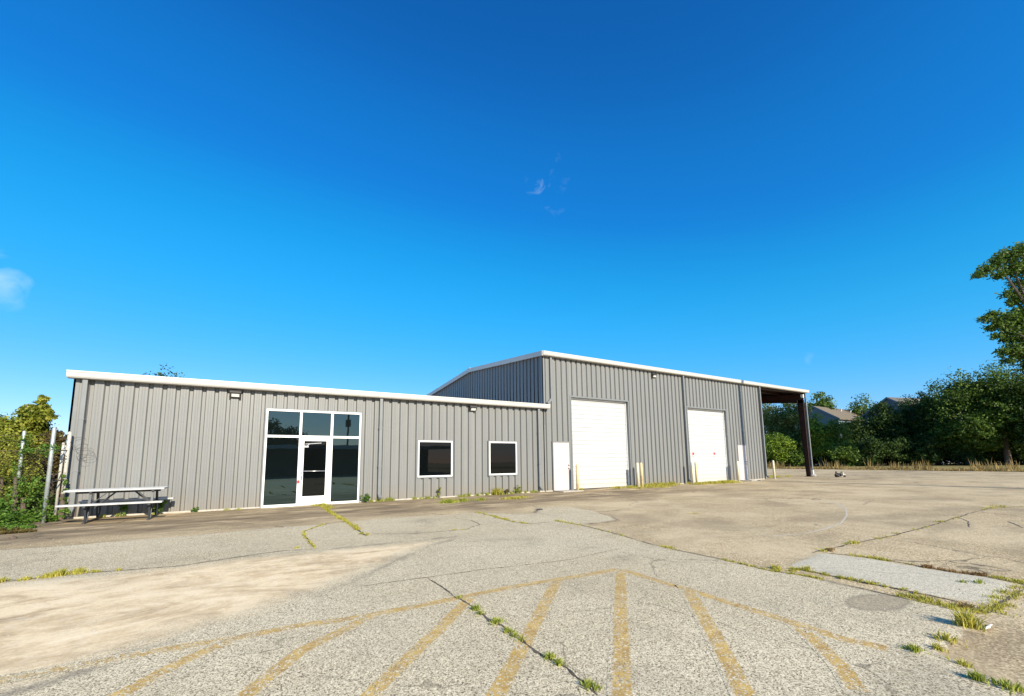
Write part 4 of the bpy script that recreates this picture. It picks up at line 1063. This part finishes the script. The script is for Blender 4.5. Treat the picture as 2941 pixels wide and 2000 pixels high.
sp += [(*g2(850, 845), .05, .9, 90), (*g2(885, 875), .05, .7, 60), (*g2(990, 935), .06, .9, 110), (*g2(1075, 1000), .05, .8, 70), (*g2(1110, 1030), .04, .6, 50), (*g2(1150, 1055), .04, .6, 40), (*g2(1345, 1180), .04, .9, 70), (*g2(1410, 1225), .04, .8, 70), (*g2(1600, 1380), .05, .8, 80), (*g2(1650, 1394), .04, .6, 50), (*g2(740, 765), .05, .5, 40)]
blades(sp, 'greener', 'crack_weeds', 'green weeds sprouting from the long crack across the yellow stripes', 'weeds', seed=2, hb=(.02, .055), w=.0035)
sp = along(EDGE, 7, .03, .5, 14, 3, .45, 0, .55) + along(EDGE, 20, .04, .55, 22, 5, .35, .62, 1)
sp += [(*g2(1400, 237), .10, .8, 70), (*g2(1440, 246), .10, .9, 60), (*g2(1490, 256), .12, .8, 60), (*g2(1540, 266), .1, .7, 50), (*g2(2100, 405), .06, .8, 50), (*g2(2150, 412), .07, .9, 60)]
blades(sp, 'grass', 'joint_grass', 'yellow green grass along the joint between pale and brown paving', 'grass', seed=4, hb=(.02, .055), w=.0035)
sp = along(GR_S, 26, .04, .5, 26, 7, .3, 0, .75) + along([g3(1550, 735), g3(1750, 790), g3(1950, 835), g3(2100, 855)], 55, .09, .55, 34, 9, -1) + along([g3(2080, 850), g3(2200, 760), g3(2324, 700), g3(2420, 660)], 26, .10, .45, 30, 9, 0)
sp += [(*g3(655, 550), .06, .9, 110), (*g3(680, 560), .05, .6, 60), (*g3(780, 570), .05, .6, 70), (*g3(820, 560), .05, .6, 60), (*g3(875, 562), .06, .8, 90)]
blades(sp, 'grass', 'joint_grass', 'thick yellow green grass along the near side of the pale gravel strip', 'grass', seed=6, hb=(.02, .065), w=.0035)
sp = along([g3(1210, 468), g3(1400, 495), g3(1570, 522)], 34, .05, .55, 30, 11, -.1) + along([g3(1600, 530), g3(1720, 555)], 14, .04, .4, 20, 12, 0) + along([g3(2090, 605), g3(2200, 630), g3(2324, 655), g3(2480, 690)], 34, .06, .6, 34, 13, -.2) + along(FARC, 5, .07, .45, 20, 14, .5)
sp += [(*g3(1140, 390), .06, .5, 40), (*g3(1185, 385), .09, 1.0, 90), (*g3(980, 435), .05, .8, 50), (*g3(2120, 142), .3, .9, 90), (*g3(2170, 132), .3, 1.0, 90), (*g3(1765, 236), .13, .8, 60), (*g3(1470, 316), .10, .5, 40), (*g3(120, 180), .16, .7, 60)]
blades(sp, 'grass', 'joint_grass', 'grass tufts along the far side of the pale gravel strip and the joint beyond', 'grass', seed=8, hb=(.02, .06), w=.004)
blades(along([g3(1640, 538), g3(1720, 548), g3(1850, 575), g3(2060, 605)], 40, .05, .6, 40, 15, -1) + along([g3(1020, 436), g3(1070, 430)], 30, .05, .6, 40, 16, -1), 'redweed', 'red_weeds', 'reddish creeping weeds along the far side of the gravel strip', 'weeds', seed=9, hb=(.02, .06), w=.004)
sp = [(*G(925, 1453), .22, 1.0, 260), (*G(945, 1460), .18, .9, 200), (*G(905, 1452), .14, .7, 110)] + along(DOORC, 20, .045, .5, 34, 17, -.3) + along(SIDEC, 12, .03, .35, 18, 18, .3)
blades(sp, 'grass', 'doorstep_grass', 'grass growing by the entrance door and down the crack in front', 'grass', seed=10, hb=(.04, .10), w=.005)
sp = along(CR3, 16, .05, .6, 34, 19, .1, 0, .8) + along([g2(640, 300), g2(800, 292)], 8, .05, .5, 24, 20, -1)
blades(sp, 'grass', 'crack_grass', 'thin grass in the crack crossing the far end of the pale paving', 'grass', seed=11, hb=(.02, .06), w=.004)
sp = along([g1(-60, 660), g1(0, 655), g1(100, 645), g1(215, 632)], 24, .06, .8, 60, 21, -1) + along([g1(300, 622), g1(420, 605), g1(545, 590)], 36, .07, 1.0, 70, 22, -1) + along([g1(590, 588), g1(770, 575)], 12, .05, .6, 40, 23, -.2) + along([g1(1800, 445), g1(2050, 410)], 6, .04, .5, 20, 24, -1)
blades(sp, 'grass', 'joint_grass', 'grass along the upper rim of the tan silt patch on the left', 'grass', seed=12, hb=(.02, .065), w=.004)
# clumps one can tell apart
def clump(zx, zy, spx, hs, n, lab, seed, mat='grass', gg=g3, hb=(.04, .11)):
    x, y = gg(zx, zy); blades([(x, y, spx, hs, n)], mat, 'grass_tuft', lab, 'grass tuft', kind=None, group='single grass tufts on the paving', seed=seed, hb=hb, w=.0045, origin=(x, y, 0))
clump(1955, 960, .065, .68, 220, 'tall bright grass tuft alone at the right end of the joint, casting a shadow', 51, hb=(.08, .19))
clump(1930, 815, .09, .45, 120, 'rusty tipped grass tuft just beyond the tall bright one', 52, 'straw')
clump(1800, 1055, .08, .5, 100, 'sparse pale tuft below the tall bright tuft', 53)
clump(1760, 1118, .04, .4, 60, 'small tuft just below the sparse pale one', 54)
clump(1590, 1125, .05, .4, 100, 'green tuft beside the end of the yellow line on the right', 55, 'greener')
clump(1920, 1215, .05, .4, 60, 'little yellowish tuft near the bottom right, left of the green ones', 56)
clump(2010, 1320, .04, .5, 100, 'green tuft second from the bottom right corner', 57, 'greener')
clump(2240, 1380, .08, .45, 130, 'green tuft nearest the bottom right corner', 58, 'greener')
clump(1915, 655, .05, .3, 40, 'tiny left sprout on the pale gravel strip', 59, 'greener'); clump(2030, 660, .05, .4, 50, 'tiny right sprout on the pale gravel strip', 60, 'greener')
# weeds at the foot of the walls
def wall_weeds(x0, x1, dens, hs, lab, mat, seed, y=-.06, spr=.10, n=60, hb=(.05, .16), gap=-.1):
    sp_ = along([(x0, y), (x1, y)], dens, spr, hs, n, seed, gap)
    if sp_: blades(sp_, mat, 'wall_weeds', lab, 'weeds', seed=seed, hb=hb, w=.006)
wall_weeds(.6, 4.2, 2.5, .5, 'sparse weeds at the wall foot behind the picnic table', 'greener', 61)
wall_weeds(7.4, 14.4, 6, .8, 'green weeds along the wall foot under the two windows', 'greener', 62)
wall_weeds(20.3, 24.5, 11, 1.1, 'grass at the wall foot between the two overhead doors', 'grass', 63, -.12, .2)
sp_ = [(18.9, -.3, .35, 1.0, 200), (19.6, -.5, .5, 1.1, 300), (20.4, -.9, .45, 1.0, 260), (21.3, -.9, .5, 1.0, 260), (22.3, -.5, .5, 1.0, 260), (19.4, -1.2, .3, .8, 160), (20.9, -1.3, .4, .8, 160)]
sp_ += [(25.3, -.8, .6, 1.3, 420), (26.4, -.9, .6, 1.5, 460), (27.2, -.8, .5, 1.3, 360), (24.2, -.9, .5, 1.2, 300), (16.9, -.1, .1, 1.0, 60)]
blades(sp_, 'grass', 'threshold_grass', 'bright grass growing in front of the overhead doors and bollards', 'grass', seed=64, hb=(.04, .13), w=.008)
sp_ = [(*G(1288, 1446), .30, 1.2, 420), (*G(1330, 1441), .28, 1.0, 300)]
blades(sp_, 'greener', 'grass_tuft', 'green grass patch on the apron below the left window', 'grass tuft', kind=None, group='grass patches on the apron', seed=65, hb=(.05, .13), w=.006)
blades([(*G(1382, 1438), .22, .9, 260)], 'greener', 'grass_tuft', 'small green grass patch on the apron between the two windows', 'grass tuft', kind=None, group='grass patches on the apron', seed=66, hb=(.05, .12), w=.006)
blades([(*G(1425, 1421), .30, 2.0, 420), (*G(1400, 1418), .2, 2.0, 260)], 'grass', 'grass_tuft', 'tall yellowish grass clump at the wall below the right window', 'grass tuft', kind=None, group='grass patches on the apron', seed=67, hb=(.08, .16), w=.006)
blades([(*G(1470, 1434), .40, .8, 420), (*G(1500, 1430), .35, .7, 260)], 'grass', 'grass_tuft', 'flat grass patch trailing right of the tall clump', 'grass tuft', kind=None, group='grass patches on the apron', seed=68, hb=(.05, .12), w=.006)
def leafy(x, y, r_, h, n, lab, seed, mat='ivy', size=.06, grp='leafy weeds at the wall foot'):
    b_ = [(x, y, h*.5, r_, r_*.6, h*.5), (x+r_*.4, y, h*.65, r_*.5, r_*.4, h*.3)]
    V, F_, var, C = leaf_cloud(b_, n, size, seed, 8, (.2, 1.))
    root = empty('weed', (x, y, 0), lab, 'weed', grp); np_mesh('leaves', V, F_, L[mat], root, var)
    q = MB()
    for k in range(6): c_ = C[k % len(C)]; q.tube([(x+.02*k-.05, y, 0), tuple(c_)], [.006, .003], 5)
    q.build('stem', M['stem'], root)
leafy(1.95, -.16, .20, .42, 500, 'leafy green weed against the wall under the right half of the picnic table', 71)
leafy(1.22, -.14, .10, .42, 220, 'thin upright weed against the wall under the middle of the picnic table', 72)
leafy(2.75, -.12, .09, .14, 160, 'little weed at the wall foot just right of the picnic table', 73)
leafy(7.40, -.14, .22, .26, 500, 'leafy weed right of the storefront at the wall foot', 74, 'ivy', .05)
leafy(10.05, -.13, .08, .42, 160, 'slim weed with yellow leaves below the left window', 75, 'yellow', .05)
leafy(12.95, -.14, .14, .24, 240, 'low reddish weed below the right window', 76, 'rust', .05)
leafy(13.5, -.14, .15, .36, 300, 'taller mixed weed right of the right window, by the corner downspout', 77, 'yellow', .05)
# dry grass strip on the verge
sp_ = []; rr = random.Random(77)
for k in range(1500):
    y = rr.uniform(-22, 34); x = EDGEX(y) + .1 + abs(rr.gauss(0, 1.3)); sp_.append((x, y, .35, rr.uniform(.5, 1.2), 9))
blades(sp_, 'straw', 'dry_grass', 'tan dry grass strip between the far edge of the lot and the trees', 'grass', seed=80, hb=(.10, .30), w=.028)
sp_ = []
for k in range(420):
    y = rr.uniform(-22, 34); x = EDGEX(y) + .8 + abs(rr.gauss(0, 1.5)); clus = math.sin(y*.9)+math.sin(y*.37+1)
    if clus < -.4: continue
    sp_.append((x, y, .25, rr.uniform(.6, 1.25), 5))
blades(sp_, 'straw', 'tall_dry_stalks', 'tall brown seed stalks standing out of the dry grass strip', 'dry stalks', seed=81, hb=(.4, 1.05), w=.03, lean=.12)
sp_ = [(rr.uniform(33.5, 37.8), rr.uniform(.8, 3.4), .3, .8, 40) for _ in range(60)]
blades(sp_, 'grass', 'canopy_grass', 'low grass on the ground under the open canopy', 'grass', seed=82, hb=(.04, .12), w=.012)

# ------------------------------------------------------------------ far houses
M['shingle'] = simple('brown_shingles', (.155, .125, .085), .9, var=.2, scale=5)
M['shingle_grey'] = simple('grey_brown_shingles', (.13, .115, .095), .9, var=.2, scale=5)
M['siding'] = simple('blue_grey_siding', (.13, .18, .21), .7, var=.08)
M['siding_dark'] = simple('dark_siding', (.10, .13, .17), .7)
def house(px, ytop, depth, length, half, eave_drop, label, wallm, roofm, yaw, seed):
    x, y, z = lift(px, ytop, depth)
    root = empty('house', (x, y, 0), label, 'house', 'houses beyond the trees')
    root.rotation_euler = (0, 0, yaw)
    def loc(mb, nm, mt, par=root):
        o = mb.build(nm, mt, None); o.parent = par; return o
    ze = z-eave_drop
    q = MB(); q.box(0.3, length-.3, -half+.4, half-.4, 0, ze+.05)
    for xx in (0.3, length-.32): q.prism([(-half+.4, ze+.05), (half-.4, ze+.05), (0, z-.25)], 'x', xx, xx+.02)
    loc(q, 'wall', wallm)
    q = MB(); q.prism([(-half, ze), (0, z), (half, ze), (half, ze-.2), (0, z-.2), (-half, ze-.2)], 'x', 0, length); rf = loc(q, 'roof', roofm)
    q = MB()
    for s in (-1, 1):
        n = len(q.v); a = (s*half, ze); b = (0, z)
        q.v += [(-.06, a[0], a[1]-.32), (0, a[0], a[1]-.32), (0, b[0], b[1]-.30), (-.06, b[0], b[1]-.30), (-.06, a[0], a[1]+.03), (0, a[0], a[1]+.03), (0, b[0], b[1]+.03), (-.06, b[0], b[1]+.03)]
        for f_ in ((3,2,1,0),(4,5,6,7),(0,1,5,4),(1,2,6,5),(2,3,7,6),(3,0,4,7)): q.f.append(tuple(n+i for i in f_))
    loc(q, 'rake_board', M['siding'], rf)
    for (vx, vy) in ((length*.45, -half*.25), (length*.62, -half*.32), (length*.3, half*.3)):
        zz = z-eave_drop*abs(vy)/half
        q = MB(); q.tube([(vx, vy, zz-.1), (vx, vy, zz+.45)], .09, 8); q.box(vx-.13, vx+.13, vy-.13, vy+.13, zz+.42, zz+.50); loc(q, 'roof_vent', M['frame'], rf)
    q = MB(); q.box(.26, .30, -.5, .5, ze-1.6, ze-.5); loc(q, 'window', M['glass_dark'])
house(2334, 1166, 86, 21, 4.4, 2.9, 'far house with brown shingle roof right of the canopy column', M['siding'], M['shingle'], math.radians(0), 1)
house(2546, 1141, 84, 13, 6.8, 4.3, 'far house with steep blue grey gable half hidden by dark trees', M['siding_dark'], M['shingle_grey'], math.radians(-16), 2)
# thick undergrowth that closes the foot of the tree line
blobs = []; rr = random.Random(31)
for k in range(46):
    px = 2150 + k*19; dp = 76 - k*.42 + rr.uniform(-1, 2); h = rr.uniform(2.6, 4.4)
    q_ = at(px, 1335, dp); blobs.append((float(q_[0]), float(q_[1]), h*.45, 1.6, 1.6, h*.5))
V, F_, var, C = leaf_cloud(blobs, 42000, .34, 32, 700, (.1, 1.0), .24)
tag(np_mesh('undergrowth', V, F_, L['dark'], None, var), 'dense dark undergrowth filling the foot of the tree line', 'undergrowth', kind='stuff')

# ------------------------------------------------------------------ litter on the lot
M['rubber'] = simple('torn_black_rubber', (.03, .026, .024), .75, var=.3, scale=20)
M['rag'] = simple('dirty_white_rag', (.66, .62, .56), .8, var=.1)
lx, ly = G(2412, 1371)
lt = empty('litter_heap', (lx, ly, 0), 'small heap of dark torn rubber and white scraps lying on the lot beyond the canopy', 'litter')
rr = random.Random(4)
def crumple(cx, cy, cz, a, b, c, seed, n=10):
    mb = MB(); rg = random.Random(seed); ring = []
    for i in range(n//2+1):
        th_ = math.pi*i/(n//2); row = []
        for j in range(n):
            ph_ = 2*math.pi*j/n; k = 1+rg.uniform(-.38, .30)
            row.append(len(mb.v)); mb.v.append((cx+a*k*math.sin(th_)*math.cos(ph_), cy+b*k*math.sin(th_)*math.sin(ph_), max(.01, cz+c*k*math.cos(th_))))
        ring.append(row)
    for i in range(len(ring)-1):
        for j in range(n): mb.f.append((ring[i][j], ring[i][(j+1) % n], ring[i+1][(j+1) % n], ring[i+1][j]))
    return mb
dirx, diry = float(CX_[0]), float(CX_[1])
def along_(u, w=0): return (lx+dirx*u, ly+diry*u)
for (u, z, a, b, c, mt, nm, sd) in ((-.22, .17, .26, .2, .17, 'rubber', 'rubber_scrap', 1), (.10, .22, .2, .16, .13, 'rubber', 'rubber_scrap', 2), (-.28, .40, .07, .06, .10, 'rubber', 'rubber_scrap', 3), (.20, .42, .17, .05, .04, 'rubber', 'rubber_scrap', 4), (.38, .20, .20, .14, .05, 'rag', 'white_scrap', 5), (.16, .10, .06, .06, .07, 'rag', 'white_scrap', 6), (.42, .07, .17, .1, .07, 'rubber', 'rubber_scrap', 7), (.30, .33, .08, .06, .06, 'rag', 'white_scrap', 8)):
    cx, cy = along_(u); crumple(cx, cy, z, a, b, c, sd).build(nm, M[mt], lt)
q = crumple(*g2(1280, 158), .03, .12, .05, .03, 9, 8); lt.scale = (.78, .78, .78)
tag(q.build('litter_scrap', M['rubber'], None, origin=(*g2(1280, 158), 0)), 'small black scrap at the tip of the pale paving', 'litter')
q = crumple(*g3(2090, 962), .035, .10, .012, .008, 10, 8); tag(q.build('litter_stick', M['rag'], None, origin=(*g3(2090, 962), 0)), 'pale stick lying beside the tall bright grass tuft', 'litter')
# pebbles scattered
pb = MB(); rr = random.Random(12)
for k in range(420):
    x = rr.uniform(-1, 14); y = rr.uniform(-14.4, -4); s = rr.uniform(.004, .012)
    z = hgt(x, y); n = len(pb.v)
    for (i, j, k2) in ((1, 0, 0), (0, 1, 0), (-1, 0, 0), (0, -1, 0), (0, 0, 1)): pb.v.append((x+i*s*rr.uniform(.7, 1.3), y+j*s*rr.uniform(.7, 1.3), z+k2*s*.9))
    for a, b in ((0, 1), (1, 2), (2, 3), (3, 0)): pb.f.append((n+a, n+b, n+4))
tag(pb.build('loose_gravel', M['concrete']), 'loose stones scattered over the near paving', 'gravel', kind='stuff')

# ------------------------------------------------------------------ things behind the camera: their shadow or reflection shows
ux, uy = 30.1+.45, -14.5
up_ = empty('utility_pole', (ux, uy, 0), 'wooden utility pole whose shadow falls across the lot and up the warehouse wall', 'utility pole')
q = MB(); q.tube([(ux, uy, 0), (ux, uy, 7), (ux, uy, 13.9)], [.20, .17, .14], 14); q.build('pole', M['wood_pole'], up_, smooth=True)
q = MB(); q.tube([(ux, uy, 13.9), (ux, uy, 14.15)], .05, 8); q.build('insulator', M['frame'], up_)
px_, py_ = 15.3, -46
u2 = empty('street_light', (px_, py_, 0), 'dark pole with a lamp arm reflected in the right storefront panes', 'street light')
q = MB(); q.tube([(px_, py_, 0), (px_, py_, 8.6)], [.16, .11], 10); q.box(px_-.3, px_+.3, py_-.2, py_+.2, 6.3, 7.2); q.build('pole', M['wood_pole'], u2)
q = MB(); q.tube([(px_, py_, 8.2), (px_+1.2, py_, 8.9), (px_+2.0, py_, 8.9)], .05, 6); q.box(px_+1.9, px_+2.6, py_-.15, py_+.15, 8.8, 8.95); q.build('lamp_arm', M['wood_pole'], u2)
cp = empty('carport', (5, -42, 0), 'long open carport with a pale fascia reflected in the office glass', 'carport')
q = MB(); q.box(-14, 26, -44, -36, 3.15, 3.35); q.build('roof', M['roof'], cp)
q = MB(); q.box(-14, 26, -36.0, -35.9, 2.95, 3.35); q.build('fascia', M['white_trim'], cp)
q = MB(); q.box(-14, 26, -44.1, -44, 0, 3.15); q.build('rear_wall', M['siding_dark'], cp)
for x in range(-13, 26, 6):
    q = MB(); q.box(x-.08, x+.08, -36.3, -36.14, 0, 3.15); q.build('post', M['trim'], cp)
tree('tree', 5.6, -52, 7.6, 3.4, 'tree behind the photographer reflected in the upper left storefront pane', 'tree', 'dark', 7000, .36, 91)
tree('tree', 9.2, -54, 6.9, 2.4, 'second tree behind the photographer reflected in the upper left pane', 'tree', 'dark', 5000, .36, 92)
